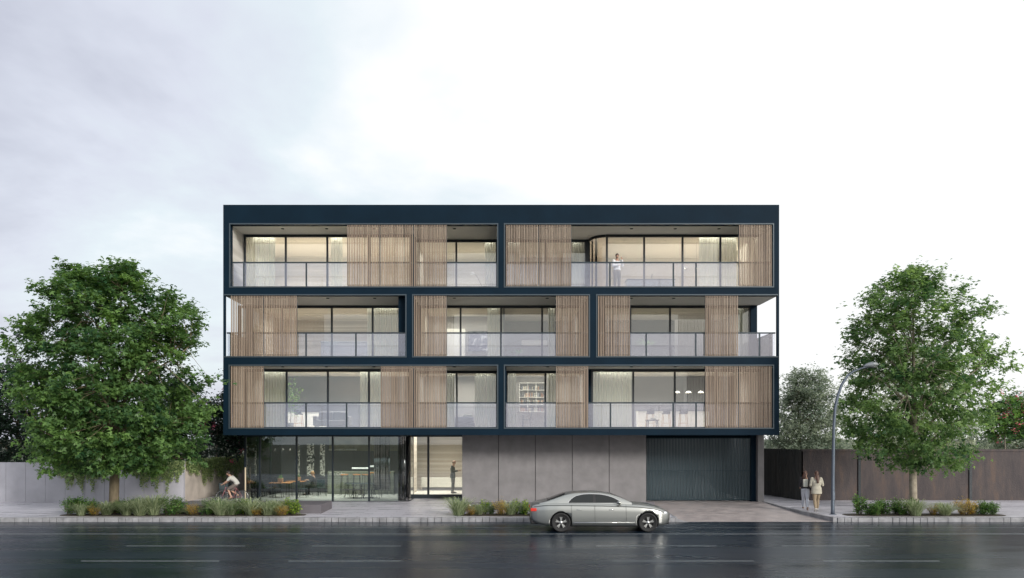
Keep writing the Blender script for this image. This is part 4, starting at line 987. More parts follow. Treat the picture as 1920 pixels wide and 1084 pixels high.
walk = dict(knL=(.16, .08, .52), anL=(.30, .075, .12), toeL=(.45, .09, .06), knR=(-.06, -.08, .50), anR=(-.28, -.08, .16), toeR=(-.16, -.09, .03))
# two women walking away past the driveway kerb
def pack(o):
    mb = MB(); mb.bbox(-.28, -.13, -.105, .105, 1.04, 1.38, .03); b = mb.build('backpack', cloth('pale_backpack', (.50, .49, .42)), o)
    mb = MB(); mb.bbox(-.305, -.28, -.08, .08, 1.08, 1.24, .01); mb.build('front_pocket', cloth('pocket_grey', (.40, .41, .36)), b)
Yw = 36.35
J = stand(look=(-.55, .05), elL=(.06, .23, 1.14), wrL=(.26, .20, 1.02), elR=(-.10, -.22, 1.14), wrR=(-.04, -.24, .88), **walk)
person('woman in dark jacket and white jeans with a pale backpack, walking away', (X(1510, Yw), Yw, ground_z(Yw) + .0), R(72), J, False, cloth('dark_jacket', (.03, .028, .032)), cloth('white_jeans', (.50, .52, .56)), 'short', M['hairbrown'], cloth('tan_shoes', (.30, .22, .17)), pack, .985, long_hair=.20)
Yw = 35.85
def phone(o):
    mb = MB(); mb.bbox(.425, .44, -.02, .05, 1.19, 1.32, .006); mb.build('phone', M['white'], o)
walk2 = dict(knR=(.15, -.08, .52), anR=(.22, -.075, .11), toeR=(.37, -.09, .05), knL=(-.02, .08, .50), anL=(-.22, .08, .15), toeL=(-.09, .09, .03))
J = stand(look=(.15, .12), elR=(.05, -.26, 1.13), wrR=(.28, -.22, 1.22), elL=(.02, .24, 1.13), wrL=(.22, .18, 1.05), thumbR=(0, .5, 1), **walk2)
person('woman with long brown hair in loose cream jumper and tan trousers', (X(1531, Yw), Yw, ground_z(Yw) - .0), R(80), J, False, cloth('cream_jumper', (.44, .41, .33)), cloth('tan_trousers', (.30, .23, .15)), 'short', M['hairbrown'], cloth('white_trainers', (.6, .56, .5)), None, 1.0, long_hair=.42, topr=1.16, coat=.20)
# man in the lobby reading papers
def papers(o):
    mb = MB(); mb.add([(.30, -.10, 1.20), (.52, -.10, 1.27), (.52, .10, 1.27), (.30, .10, 1.20), (.30, -.10, 1.205), (.52, -.10, 1.275), (.52, .10, 1.275), (.30, .10, 1.205)], [(0, 1, 2, 3), (7, 6, 5, 4), (0, 4, 5, 1), (1, 5, 6, 2), (2, 6, 7, 3), (3, 7, 4, 0)])
    mb.add([(.36, -.04, 1.232), (.50, -.14, 1.30), (.53, .02, 1.30), (.40, .10, 1.245)], [(0, 1, 2, 3)]); return mb
J = stand(look=(0, .55), head=(.07, 0, 1.60), neck=(.02, 0, 1.455), elL=(.0, .22, 1.13), wrL=(.26, .12, 1.17), elR=(.0, -.22, 1.13), wrR=(.26, -.10, 1.17), thumbL=(0, -1, .3), thumbR=(0, 1, .3), curl=.35)
lob = (X(849, 43.6), 43.6, lf)
person('balding man in dark grey suit standing in the bright lobby reading papers', lob, R(-8), J, False, cloth('suit_jacket', (.085, .095, .095)), cloth('suit_trousers', (.17, .17, .165)), 'bald', M['hairgrey'], M['black'], None, 1.01, coat=.14)
pm = papers(None); pm.v = [tuple(Matrix.Rotation(R(-8), 3, 'Z') @ Vector(v) * 1.01 + Vector(lob)) for v in pm.v]
tag(pm.build('papers', M['white']), 'sheaf of white papers held open by the man in the lobby', 'papers')
# man on the top balcony
J = stand(look=(-.25, .1), elL=(.05, .26, 1.16), wrL=(.14, .20, 1.42), elR=(.06, -.22, 1.13), wrR=(.20, -.02, 1.14), thumbL=(1, -1, 0), thumbR=(0, 1, .3))
person('bearded man in white shirt standing at the glass balustrade of the top balcony', (X(1157, 39.0), 39.0, LV[3][1]), R(-80), J, False, cloth('white_shirt', (.74, .74, .72)), cloth('grey_trousers', (.30, .27, .23)), 'short', M['hairdark'], M['black'], None, .99, beard=True)
# seated person in the cafe
def seated(**k):
    J = dict(pelvis=(0, 0, .52), chest=(.06, 0, .83), neck=(.10, 0, 1.02), head=(.15, 0, 1.17), shL=(.07, .175, .97), shR=(.07, -.175, .97), elL=(.17, .22, .72), elR=(.17, -.22, .72), wrL=(.40, .14, .78), wrR=(.40, -.14, .78),
             hipL=(.02, .09, .50), hipR=(.02, -.09, .50), knL=(.44, .12, .50), knR=(.44, -.12, .50), anL=(.46, .12, .09), anR=(.40, -.12, .09), toeL=(.62, .13, .03), toeR=(.56, -.13, .03)); J.update(k); return J
person('fair haired person in dark clothes sitting at the cafe table', (X(591, 44.5), 44.5, .30), R(172), seated(look=(0, .3)), False, cloth('charcoal_coat', (.035, .033, .035)), cloth('black_trousers', (.02, .02, .022)), 'short', mat('fair_hair', (.42, .24, .12), .6), M['black'], None, 1.0)
# cyclist: bicycle local frame, front to +X, rider on top; turned to face left in the photo
CB = (X(436, 39.4), 39.4, ground_z(39.4)); 
def torus(mb, c, r, t, n=32, m_=6):
    pts = [(c[0] + r * math.cos(2 * math.pi * k / n), c[1], c[2] + r * math.sin(2 * math.pi * k / n)) for k in range(n + 1)]
    mb.tube(pts, t, m_, cap=False)
def bicycle(label, loc, rz, fm, sc=1.0):
    o = thing('bicycle', label, 'bicycle', (0, 0, 0)); mb = MB()
    A, Bf, bb, hd_, st = (-.50, 0, .34), (.53, 0, .34), (-.06, 0, .28), (.36, 0, .80), (-.20, 0, .78)
    for a, b, r in ((bb, st, .016), (st, hd_, .015), (bb, (.385, 0, .70), .018), (A, bb, .011), (A, st, .010)): mb.tube([a, b], r, 8)
    mb.tube([(.35, 0, .84), (.385, 0, .70)], .02, 8); mb.build('frame', fm, o)
    mb = MB(); mb.tube([(.385, 0, .70), (.42, .04, .60), (.53, .05, .34)], [.016, .013, .010], 8); mb.tube([(.385, 0, .70), (.42, -.04, .60), (.53, -.05, .34)], [.016, .013, .010], 8); mb.build('fork', fm, o)
    for c in (A, Bf):
        mb = MB(); torus(mb, c, .325, .016); w_ = mb.build('wheel', M['black'], o); mb = MB(); torus(mb, c, .302, .010)
        for k in range(16): t = k * math.pi / 8; mb.tube([c, (c[0] + .30 * math.cos(t), c[1], c[2] + .30 * math.sin(t))], .0022, 4)
        mb.tube([(c[0], -.04, c[2]), (c[0], .04, c[2])], .02, 8); mb.build('rim', mat('bike_rim', (.55, .55, .55), .3, .8), w_)
    mb = MB(); mb.tube([(.35, 0, .84), (.34, 0, .98)], .013, 8); mb.tube([(.47, .23, .95), (.40, .21, .985), (.34, .06, .99), (.34, -.06, .99), (.40, -.21, .985), (.47, -.23, .95)], .012, 8); mb.build('handlebar', M['black'], o)
    mb = MB(); mb.tube([st, (-.235, 0, .92)], .012, 8); mb.eloft([(-.37, 0, .945), (-.27, 0, .95), (-.12, 0, .945), (-.06, 0, .94)], [.07, .065, .025, .015], [.02, .025, .018, .012], (0, 1, 0), 12); mb.build('saddle', M['black'], o)
    mb = MB(); mb.tube([(bb[0], -.07, bb[2]), (bb[0], .07, bb[2])], .02, 8); mb.tube([(-.06, .07, .28), (.09, .085, .22)], .011, 6); mb.tube([(-.06, -.07, .28), (-.21, -.085, .34)], .011, 6)
    mb.box(.05, .14, .08, .17, .205, .225); mb.box(-.26, -.17, -.17, -.08, .33, .35); mb.lathe([(0, 0), (.09, 0), (.09, .004), (0, .004)], (0, 0, 0), 18)
    mb.build('pedals', M['black'], o)
    o.location = loc; o.rotation_euler = (0, 0, rz); o.scale = (sc,) * 3; return o
bicycle('bicycle with dusty pink frame ridden past the cafe by a man in a white shirt', CB, R(180), mat('pink_bike_paint', (.30, .13, .14), .4), .93)
Jc = dict(pelvis=(-.22, 0, 1.00), chest=(.0, 0, 1.26), neck=(.12, 0, 1.41), head=(.22, 0, 1.535), shL=(.05, .175, 1.35), shR=(.05, -.175, 1.35), elL=(.22, .23, 1.14), elR=(.22, -.23, 1.14), wrL=(.40, .21, 1.01), wrR=(.40, -.21, 1.01),
          hipL=(-.20, .085, .97), hipR=(-.20, -.085, .97), knL=(.20, .10, .73), knR=(.10, -.10, .64), anL=(.03, .11, .33), anR=(-.25, -.11, .43), toeL=(.17, .12, .255), toeR=(-.12, -.12, .37), look=(.05, .15), thumbL=(.2, -.8, .5), thumbR=(.2, .8, .5), curl=1.1, wb=(-.03, 0, .03))
def bag(o):
    mb = MB(); mb.eloft([(-.36, -.13, 1.05), (-.30, -.15, 1.12), (-.12, -.17, 1.28), (.02, -.13, 1.40)], [.016] * 4, [.010] * 4, (0, 1, 0), 8); mb.build('shoulder_strap', M['black'], o)
person('dark haired bearded man in white shirt and shorts riding a bicycle past the cafe', CB, R(180), Jc, True, cloth('cyclist_shirt', (.50, .49, .45)), cloth('brown_shorts', (.16, .13, .115)), 'short', M['hairdark'], cloth('tan_shoes2', (.25, .16, .12)), bag, .93, topr=1.1, bare_leg=True, beard=True)

# ---------------------------------------------------------------- silver saloon car
def car():
    o = thing('parked_car', 'silver grey luxury saloon car driving right along the kerb lane', 'car', (1.07, 30.72, 0)); o.name = 'saloon_car'
    paint = mat('silver_car_paint', (.40, .41, .39), .32, .85, coat=.5)
    dark = mat('car_dark_trim', (.012, .012, .013), .45); glass = mat('car_window_glass', (.015, .018, .018), .08, 0, spec=.45); chrome = mat('car_chrome', (.75, .75, .74), .12, 1.0)
    ip = lambda x, t: float(np.interp(x, [a for a, b in t], [b for a, b in t]))
    W = [(0, .70), (.06, .78), (.2, .86), (.5, .925), (1.0, .955), (2.5, .965), (4.0, .955), (4.4, .93), (4.7, .87), (4.9, .77), (5.0, .64), (5.05, .52)]
    SH = [(0, .90), (.15, .955), (.5, 1.0), (1.0, 1.01), (1.6, 1.00), (2.6, .985), (3.3, .965), (3.9, .94), (4.4, .87), (4.75, .76), (4.95, .67), (5.05, .60)]
    TP = [(0, .95), (.06, .99), (.4, 1.05), (.9, 1.07), (3.4, 1.06), (3.6, 1.045), (4.0, 1.02), (4.4, .955), (4.75, .84), (4.95, .735), (5.05, .66)]
    LO = [(0, .44), (.08, .34), (.3, .27), (.6, .22), (3.0, .20), (4.5, .20), (4.8, .22), (4.98, .30), (5.05, .40)]
    xs = np.concatenate([np.linspace(0, .3, 7), np.linspace(.4, 4.6, 36), np.linspace(4.68, 5.05, 9)])
    rings = []
    for x in xs:
        w_, sh, tp, lo = ip(x, W), ip(x, SH), ip(x, TP), ip(x, LO); hgt = sh - lo
        half = [(w_ * .80, lo), (w_ * .93, lo + .02), (w_ * .965, lo + .10), (w_ * .975, lo + hgt * .28), (w_ * 1.0, lo + hgt * .50), (w_ * .992, lo + hgt * .62), (w_ * .998, lo + hgt * .70), (w_ * .978, lo + hgt * .88), (w_ * .94, sh - .005), (w_ * .88, sh + (tp - sh) * .35), (w_ * .70, sh + (tp - sh) * .72), (w_ * .35, tp - .005), (0, tp)]
        r_ = half + [(-a, b) for a, b in half[-2::-1]]
        rings.append([(x, y, z) for y, z in r_])
    n = len(rings[0]); mb = MB(); fs = []
    for i in range(len(rings) - 1):
        for k in range(n): fs.append((i * n + k, i * n + (k + 1) % n, (i + 1) * n + (k + 1) % n, (i + 1) * n + k))
    fs.append(tuple(range(n))[::-1]); fs.append(tuple((len(rings) - 1) * n + k for k in range(n)))
    mb.add([v for r_ in rings for v in r_], fs, 0, True)
    wheels = [(1.07, .345), (4.19, .345)]
    body = mb.build('body', [paint, dark], None, loc=(0, 0, 0))
    cut = MB()
    for wx, wz in wheels:
        for s in (-1, 1): cut.tube([(wx, s * .62, wz), (wx, s * 1.2, wz)], .395, 40, mi=1)
    cu_ = cut.build('arch_cutter', dark, None, loc=(0, 0, 0))
    bpy.context.view_layer.update()
    bake(body, [('BOOLEAN', dict(operation='DIFFERENCE', object=cu_, solver='EXACT'))]); bpy.data.objects.remove(cu_)
    for p in body.data.polygons:
        c = p.center
        if abs(c.y) < .80 and c.z < .80 and any(math.hypot(c.x - wx, c.z - wz) < .40 for wx, wz in wheels): p.material_index = 1
    body.parent = o
    # greenhouse
    RF = [(.30, 1.03), (.51, 1.075), (.9, 1.215), (1.25, 1.345), (1.55, 1.405), (2.09, 1.432), (2.54, 1.418), (2.87, 1.368), (3.13, 1.285), (3.37, 1.18), (3.62, 1.06)]
    def gsec(x):
        zr = ip(x, RF); k = max(0.02, min(1, (zr - 1.0) / .45)); wb = ip(x, W) * .89; wr = wb - .19 * k
        return [(wb, .97), (wb - .01 * k, 1.02 + 0 * k), (wb - (wb - wr) * .55, 1.0 + (zr - 1.0) * .55), (wr + .01, 1.0 + (zr - 1.0) * .86), (wr - .07, zr - .022 * k), (wr * .5, zr - .006 * k), (0, zr)]
    gx = np.linspace(.30, 3.62, 44); rings = []
    for x in gx:
        h_ = gsec(x); rings.append([(x, y, z) for y, z in h_ + [(-a, b) for a, b in h_[-2::-1]]])
    n = len(rings[0]); mb = MB(); fs = []
    for i in range(len(rings) - 1):
        for k in range(n - 1): fs.append((i * n + k, i * n + k + 1, (i + 1) * n + k + 1, (i + 1) * n + k))
    mb.add([v for r_ in rings for v in r_], fs, 0, True); g = mb.build('cabin', paint, None, loc=(0, 0, 0)); g.parent = o
    def side_y(x, z):
        s = gsec(x)
        for (y0, z0), (y1, z1) in zip(s[:-1], s[1:]):
            if z0 <= z <= z1: return y0 + (y1 - y0) * (z - z0) / (z1 - z0 + 1e-9)
        return s[-3][0]
    TOP = [(1.36, 1.06), (1.48, 1.20), (1.65, 1.285), (1.9, 1.335), (2.15, 1.345), (2.5, 1.332), (2.75, 1.288), (2.95, 1.222), (3.10, 1.15), (3.24, 1.06)]
    def window(x0, x1, s, m_, grow=0.0, lift=.006):
        N = 20; mb = MB(); vs = []
        for i in range(N + 1):
            x = x0 + (x1 - x0) * i / N; zt = ip(x, TOP) + grow; zb = 1.045 - grow * .6
            if zt < zb + .01: zt = zb + .01
            for j in range(5): z = zb + (zt - zb) * j / 4; vs.append((x, s * (side_y(x, z) + lift), z))
        mb.add(vs, [(i * 5 + j, i * 5 + j + 1, (i + 1) * 5 + j + 1, (i + 1) * 5 + j) for i in range(N) for j in range(4)], 0, True); return mb
    for s in (-1, 1):
        q = window(1.335, 3.265, s, None, .022, .004).build('window_surround', chrome if s else dark, None, loc=(0, 0, 0)); q.parent = o
        q = window(1.35, 3.25, s, None, .008, .006).build('window_seal', dark, None, loc=(0, 0, 0)); q.parent = o
        for a, b in ((1.38, 2.24), (2.33, 3.22)): q = window(a, b, s, None, -.012, .010).build('side_window', glass, None, loc=(0, 0, 0)); q.parent = o
    for nm, a, b in (('rear_window', .62, 1.24), ('windscreen', 2.92, 3.56)):
        mb = MB(); vs = []
        for i in range(9):
            x = a + (b - a) * i / 8; s = gsec(x); wv = s[4][0] * .97
            for j in range(9): y = -wv + 2 * wv * j / 8; vs.append((x, y, ip(x, RF) + .010 - .02 * (abs(y) / (wv + 1e-6)) ** 3))
        mb.add(vs, [(i * 9 + j, i * 9 + j + 1, (i + 1) * 9 + j + 1, (i + 1) * 9 + j) for i in range(8) for j in range(8)], 0, True); q = mb.build(nm, glass, None, loc=(0, 0, 0)); q.parent = o
    for wx, wz in wheels:
        for s in (-1, 1):
            y1 = s * .955; mb = MB(); prof = [(.20, -.01), (.282, .0), (.288, .012), (.322, .012), (.338, -.012), (.345, -.05), (.345, -.17), (.33, -.205), (.2, -.205)]
            mb.lathe(prof, (0, 0, 0), 40); mb.v = [(wx + a, y1 + s * c, wz + b) for a, b, c in mb.v]
            wh = empty('wheel'); wh.parent = o
            t = mb.build('tyre', mat('tyre_rubber', (.018, .018, .018), .8), None, loc=(0, 0, 0)); t.parent = wh
            mb = MB(); mb.lathe([(0, .004), (.055, .002), (.06, -.012), (.06, -.03)], (0, 0, 0), 24); mb.lathe([(.262, -.06), (.266, .0), (.284, .004), (.288, -.01)], (0, 0, 0), 40)
            for k in range(5):
                a = 2 * math.pi * k / 5 + .31
                for da in (-.17, .17):
                    p0 = (.05 * math.cos(a), .05 * math.sin(a)); p1 = (.272 * math.cos(a + da), .272 * math.sin(a + da)); d = Vector((p1[0] - p0[0], p1[1] - p0[1])).normalized(); q = (-d.y * .02, d.x * .02)
                    mb.add([(p0[0] - q[0] * .8, p0[1] - q[1] * .8, -.012), (p0[0] + q[0] * .8, p0[1] + q[1] * .8, -.012), (p1[0] + q[0], p1[1] + q[1], -.004), (p1[0] - q[0], p1[1] - q[1], -.004),
                            (p0[0] - q[0] * .8, p0[1] - q[1] * .8, -.05), (p0[0] + q[0] * .8, p0[1] + q[1] * .8, -.05), (p1[0] + q[0], p1[1] + q[1], -.05), (p1[0] - q[0], p1[1] - q[1], -.05)],
                           [(0, 1, 2, 3), (0, 4, 5, 1), (3, 2, 6, 7), (0, 3, 7, 4), (1, 5, 6, 2)])
            mb.v = [(wx + a, y1 + s * (c - .004), wz + b) for a, b, c in mb.v]; r_ = mb.build('rim', mat('alloy_rim', (.60, .60, .58), .25, .9), None, loc=(0, 0, 0)); r_.parent = wh
            mb = MB(); mb.lathe([(0, -.10), (.262, -.10)], (0, 0, 0), 30); mb.v = [(wx + a, y1 + s * c, wz + b) for a, b, c in mb.v]; r_ = mb.build('brake_disc', dark, None, loc=(0, 0, 0)); r_.parent = wh
    def add(mb, nm, m_): q = mb.build(nm, m_, None, loc=(0, 0, 0)); q.parent = o; return q
    for s in (-1, 1):
        mb = MB(); mb.bbox(-.015, .20, s * .70, s * .868, .74, .85, .02); add(mb, 'tail_light', mat('red_tail_light', (.45, .03, .02), .2, emit=(.6, .05, .03), estr=.25))
        mb = MB(); mb.ell((4.80, s * .70, .665), (.13, .12, .075), 16, 10); add(mb, 'headlight', mat('clear_headlight', (.75, .78, .80), .08, .3, coat=1))
        mb = MB(); mb.eloft([(3.22, s * .86, 1.045), (3.15, s * .98, 1.06), (3.12, s * 1.07, 1.07)], [.05, .085, .06], [.03, .06, .045], (1, 0, 0), 12); add(mb, 'wing_mirror', paint)
        for hx in (1.72, 2.88): mb = MB(); mb.tube([(hx - .09, s * .958, .80), (hx - .05, s * .978, .805), (hx + .05, s * .978, .805), (hx + .09, s * .958, .80)], .012, 8); add(mb, 'door_handle', chrome)
        for dx in (1.46, 2.30, 3.42):                              # door shut lines
            mb = MB(); pts = [(dx - .02 * math.sin((z - .3) * 3), s * (ip(dx, W) * (1.001 if z > .45 else .985) - (.02 if z > .9 else 0) * 1) + s * .0, z) for z in np.linspace(.30, .97, 8)]
            mb.tube(pts, .004, 4); add(mb, 'shut_line', dark)
        mb = MB(); mb.tube([(x_, s * (ip(x_, W) * .985 + .0), ip(x_, SH) - .045) for x_ in np.linspace(.10, 4.85, 24)], .008, 5); add(mb, 'crease_shade', dark)  # dark strip drawn as the shade along the body crease
        mb = MB(); mb.tube([(1.50, s * .955, .335), (2.6, s * .960, .345), (3.72, s * .955, .33)], .014, 6); add(mb, 'sill_trim', chrome)
    mb = MB(); mb.bbox(-.01, .5, -.72, .72, .27, .42, .03); add(mb, 'rear_bumper', dark)
    mb = MB(); mb.bbox(4.70, 5.035, -.50, .50, .24, .38, .03); add(mb, 'front_bumper', dark)
    mb = MB(); mb.bbox(4.90, 5.06, -.36, .36, .42, .60, .04); add(mb, 'grille', chrome)
    mb = MB(); mb.box(.7, 4.6, -.70, .70, .17, .24); add(mb, 'underbody', dark)
    return o
car()

# ---------------------------------------------------------------- street lamp
YL_ = 34.6; o = thing('street_lamp', 'tall grey street lamp with curved arm beside the driveway kerb', 'street lamp', (X(1561.5, YL_), YL_, .17))
gm = mat('galvanised_grey', (.13, .155, .19), .4, .5, .1, 4); mb = MB()
pp = [(1561.5, 966), (1561.5, 955), (1561.8, 900), (1562.5, 850), (1563.5, 800), (1566, 765), (1571, 742), (1578, 722), (1589, 705), (1602, 695.5), (1616, 690.5), (1630, 687.5)]
mb.tube([(X(a, YL_), YL_, Z(b, YL_)) for a, b in pp], [.09, .076, .072, .068, .062, .062, .058, .054, .051, .048, .045, .042], 14)
mb.lathe([(.17, 0), (.17, .03), (.12, .045)], (X(1561.5, YL_), YL_, .165), 16)
mb.build('pole', gm, o)
mb = MB(); hx, hz = X(1634, YL_), Z(685.5, YL_)
mb.eloft([(hx - .32, YL_, hz - .04), (hx - .18, YL_, hz + .01), (hx, YL_, hz + .05), (hx + .18, YL_, hz + .06), (hx + .28, YL_, hz + .04)], [.05, .13, .17, .15, .05], [.04, .085, .11, .08, .03], (0, 1, 0), 18)
lh = mb.build('lamp_head', mat('lamp_head_grey', (.42, .44, .47), .35), o)
mb = MB(); mb.ell((hx + .05, YL_, hz - .06), (.17, .12, .06), 16, 8); mb.build('lens', mat('lamp_lens', (.10, .11, .11), .15), lh)
mb = MB(); mb.bbox(X(1561.5, YL_) - .05, X(1561.5, YL_) + .05, YL_ - .115, YL_ - .08, .8, 1.15, .008); mb.build('access_door', gm, o)
# ---------------------------------------------------------------- curtains
def curtain(lv, a, b, Y, label):
    zc, zf = LV[lv]; xa, xb = X(a, Y), X(b, Y); n = max(24, int((xb - xa) / .028)); rows = 7; rnd = random.Random(int(a)); ph = rnd.uniform(0, 6)
    vs = []; z0, z1 = zf + .015, zc - .02; wl = .125
    for j in range(rows + 1):
        t = j / rows; z = z0 + (z1 - z0) * t
        for i in range(n + 1):
            x = xa + (xb - xa) * i / n; A = .045 * (1 - .35 * t)
            y = Y + .14 + A * math.sin(2 * math.pi * x / wl + .9 * math.sin(x * 3.1 + ph) + (1 - t) * .5 * math.sin(x * 7 + ph))
            vs.append((x + .012 * math.sin(x * 23 + ph) * (1 - t), y, z))
    mb = MB(); mb.add(vs, [(j * (n + 1) + i, j * (n + 1) + i + 1, (j + 1) * (n + 1) + i + 1, (j + 1) * (n + 1) + i) for j in range(rows) for i in range(n)], 0, True)
    tag(mb.build('curtain', M['sheer']), label, 'curtain', 'sheer curtains behind the windows')
A_, B_ = YA + .16, YB + .16
for lv, a, b, Y, s in ((3, 461, 515, A_, 'at the far left of the top floor'), (3, 619, 641, A_, 'left of the timber screens on the top floor left'), (3, 909, 931, B_, 'beside the desk lamp room on the top floor'), (3, 952, 975, B_, 'behind timber screens at the left of the top right flat'),
                       (3, 1074, 1097, B_, 'left of the curved glass corner on the top floor'), (3, 1312, 1383, A_, 'wide, near the right end of the top floor'), (2, 688, 757, B_, 'wide, at the right of the middle floor left opening'),
                       (2, 914, 937, B_, 'right of the dark picture on the middle floor'), (2, 1028, 1040, B_, 'narrow, left of the right screen in the middle opening'), (2, 1385, 1404, B_, 'at the open right corner of the middle floor'), (2, 455, 480, B_, 'behind the screens at the left corner of the middle floor'),
                       (1, 490, 535, A_, 'right of the leftmost screen on the lowest flat floor'), (1, 674, 689, A_, 'right of the sofa on the lowest flat floor'), (1, 693, 715, A_, 'left of the double screens on the lowest flat floor'), (1, 838, 852, B_, 'left of the bed on the lowest flat floor'),
                       (1, 890, 930, B_, 'right of the bed on the lowest flat floor'), (1, 952, 968, B_, 'left of the desk on the lowest flat floor'), (1, 1026, 1042, B_, 'right of the desk on the lowest flat floor'), (1, 1112, 1185, A_, 'widest, left of the bar stools on the lowest flat floor')):
    curtain(lv, a, b, Y, 'pale sheer curtain ' + s)
# ---------------------------------------------------------------- furniture prototypes
M['charcoal'] = mat('charcoal_fabric', (.07, .07, .08), .85); M['sofagrey'] = mat('sofa_fabric', (.20, .19, .19), .9); M['orange'] = mat('oiled_wood', (.46, .20, .07), .45, 0, .2, 6)
def bar_stool(label, loc, group, seatm, legm, h=.75, back=True, rz=0):
    o = thing('bar_stool', label, 'bar stool', (0, 0, 0), group=group); mb = MB(); mb.bbox(-.19, .19, -.18, .18, h - .05, h, .02); mb.build('seat', seatm, o)
    if back: mb = MB(); mb.bbox(-.19, .19, -.20, -.16, h, h + .20, .02); mb.build('backrest', seatm, o)
    for sx in (-1, 1):
        for sy in (-1, 1): mb = MB(); mb.tube([(sx * .15, sy * .14, h - .05), (sx * .21, sy * .19, 0)], [.017, .013], 8); mb.build('leg', legm, o)
    mb = MB(); r = .185
    for a, b in (((-r, -r, .27), (r, -r, .27)), ((r, -r, .27), (r, r, .27)), ((r, r, .27), (-r, r, .27)), ((-r, r, .27), (-r, -r, .27))): mb.tube([a, b], .009, 6)
    mb.build('footrest', legm, o); o.location = loc; o.rotation_euler = (0, 0, rz); return o
f1, f2, f3 = LV[1][1], LV[2][1], LV[3][1]
bar_stool('grey bar stool with wooden legs at the pale counter, lowest flat floor left', (X(560, 42.6), 42.6, f1), None, M['charcoal'], M['wood'], .78)
for px, w_ in ((1219, 'left'), (1249, 'middle'), (1281, 'right')): bar_stool(f'{w_} one of three grey bar stools at the kitchen counter, lowest flat floor', (X(px, 41.9), 41.9, f1), 'three bar stools at the kitchen counter', M['charcoal'], M['wood'], .78)
def counter(label, x0, x1, y0, y1, z0, h, topm, frontm, cat='counter', sink=False):
    o = thing('kitchen_counter', label, cat, ((x0 + x1) / 2, y0, z0)); mb = MB(); mb.bbox(x0 - .02, x1 + .02, y0 - .03, y1, z0 + h - .05, z0 + h, .006); mb.build('worktop', topm, o)
    N = max(1, int((x1 - x0) / .8))
    for i in range(N): mb = MB(); a = x0 + (x1 - x0) * i / N; b = x0 + (x1 - x0) * (i + 1) / N; mb.bbox(a + .004, b - .004, y0, y1 - .02, z0 + .01, z0 + h - .052, .004); mb.build('cabinet', frontm, o)
    if sink: mb = MB(); xm = x0 + (x1 - x0) * sink; mb.tube([(xm, y1 - .2, z0 + h), (xm, y1 - .2, z0 + h + .28), (xm, y1 - .3, z0 + h + .32), (xm, y1 - .38, z0 + h + .24)], .014, 8); mb.build('tap', M['rail'], o)
    return o
counter('long pale kitchen counter with dark worktop, lowest flat floor left', X(535, 43.1), X(612, 43.1), 43.1, 43.7, f1, .93, M['charcoal'], M['white'])
counter('pale kitchen counter behind three bar stools, lowest flat floor right', X(1196, 42.5), X(1330, 42.5), 42.5, 43.1, f1, .95, M['charcoal'], M['white'], sink=.2)
counter('kitchen island with grey fronts on the top floor right', X(1176, 41.1), X(1266, 41.1), 41.1, 41.8, f3, .93, M['charcoal'], mat('island_grey', (.30, .30, .34), .5), sink=.55)
counter('dark kitchen block at the middle floor left flat', X(601, 43.8), X(690, 43.8), 43.8, 44.4, f2, 1.35, M['grey_wall'], mat('kitchen_grey', (.22, .22, .26), .5))
def sofa(label, x0, x1, y0, z, m):
    o = thing('sofa', label, 'sofa', ((x0 + x1) / 2, y0, z)); d = .85
    mb = MB(); mb.bbox(x0, x1, y0, y0 + d, z + .12, z + .42, .05); mb.build('seat', m, o)
    w_ = (x1 - x0 - .3) / 2
    for i in (0, 1): mb = MB(); mb.bbox(x0 + .15 + i * w_ + .01, x0 + .15 + (i + 1) * w_ - .01, y0 + d - .32, y0 + d - .1, z + .42, z + .86, .06); mb.build('back_cushion', m, o)
    for a in (x0 - .02, x1 - .16): mb = MB(); mb.bbox(a, a + .18, y0 + .02, y0 + d - .02, z + .13, z + .62, .05); mb.build('armrest', m, o)
    for a in (x0 + .1, x1 - .1):
        for b in (y0 + .08, y0 + d - .08): mb = MB(); mb.tube([(a, b, z), (a, b, z + .13)], .02, 8); mb.build('leg', M['black'], o)
    return o
sofa('grey two seat sofa, lowest flat floor left of the double screens', X(587, 41.4), X(654, 41.4), 41.4, f1, M['sofagrey'])
def bed_(label, x0, x1, y0, z, pil=1):
    o = thing('bed', label, 'bed', ((x0 + x1) / 2, y0, z)); L = 1.7
    mb = MB(); mb.bbox(x0, x1, y0, y0 + L, z + .05, z + .34, .03); mb.build('bed_base', M['charcoal'], o)
    mb = MB(); mb.bbox(x0 + .02, x1 - .02, y0 + .02, y0 + L, z + .34, z + .60, .09); mb.build('duvet', mat('dusk_blue_linen', (.20, .20, .26), .9, 0, .15, 5, .6, 8), o)
    mb = MB(); mb.bbox(x1 - .55, x1 - .05, y0 + .15, y0 + .85, z + .58, z + .74, .07); mb.build('pillow', mat('white_linen', (.66, .62, .56), .9), o)
bed_('low bed with grey blue cover and white pillow, lowest flat floor centre', X(838, 42), X(888, 42) + .0, 42, f1)
def pendant(label, loc, zc, r=.16, m=None, group=None):
    o = thing('pendant_lamp', label, 'pendant lamp', loc, group=group); x, y, z = loc; mb = MB()
    mb.lathe([(.02, .11), (r * .5, .095), (r * .9, .045), (r, 0), (r * .93, .002), (r * .45, .08), (.015, .095)], (x, y, z), 20); mb.build('lamp_shade', m or M['white'], o)
    mb = MB(); mb.tube([(x, y, z + .10), (x, y, zc)], .004, 5); mb.build('cord', M['black'], o)
    mb = MB(); mb.ell((x, y, z + .04), (.04, .04, .04)); mb.build('bulb', mat('warm_bulb', (1, .9, .75), .5, emit=(1, .85, .62), estr=6), o)
for px, w_ in ((1270, 'left'), (1291, 'middle'), (1314, 'right')): pendant(f'{w_} one of three white pendant lamps over the kitchen counter, lowest flat floor', (X(px, 42.3), 42.3, Z(737.5, 42.3)), LV[1][0], .155, None, 'three pendant lamps over the kitchen counter')
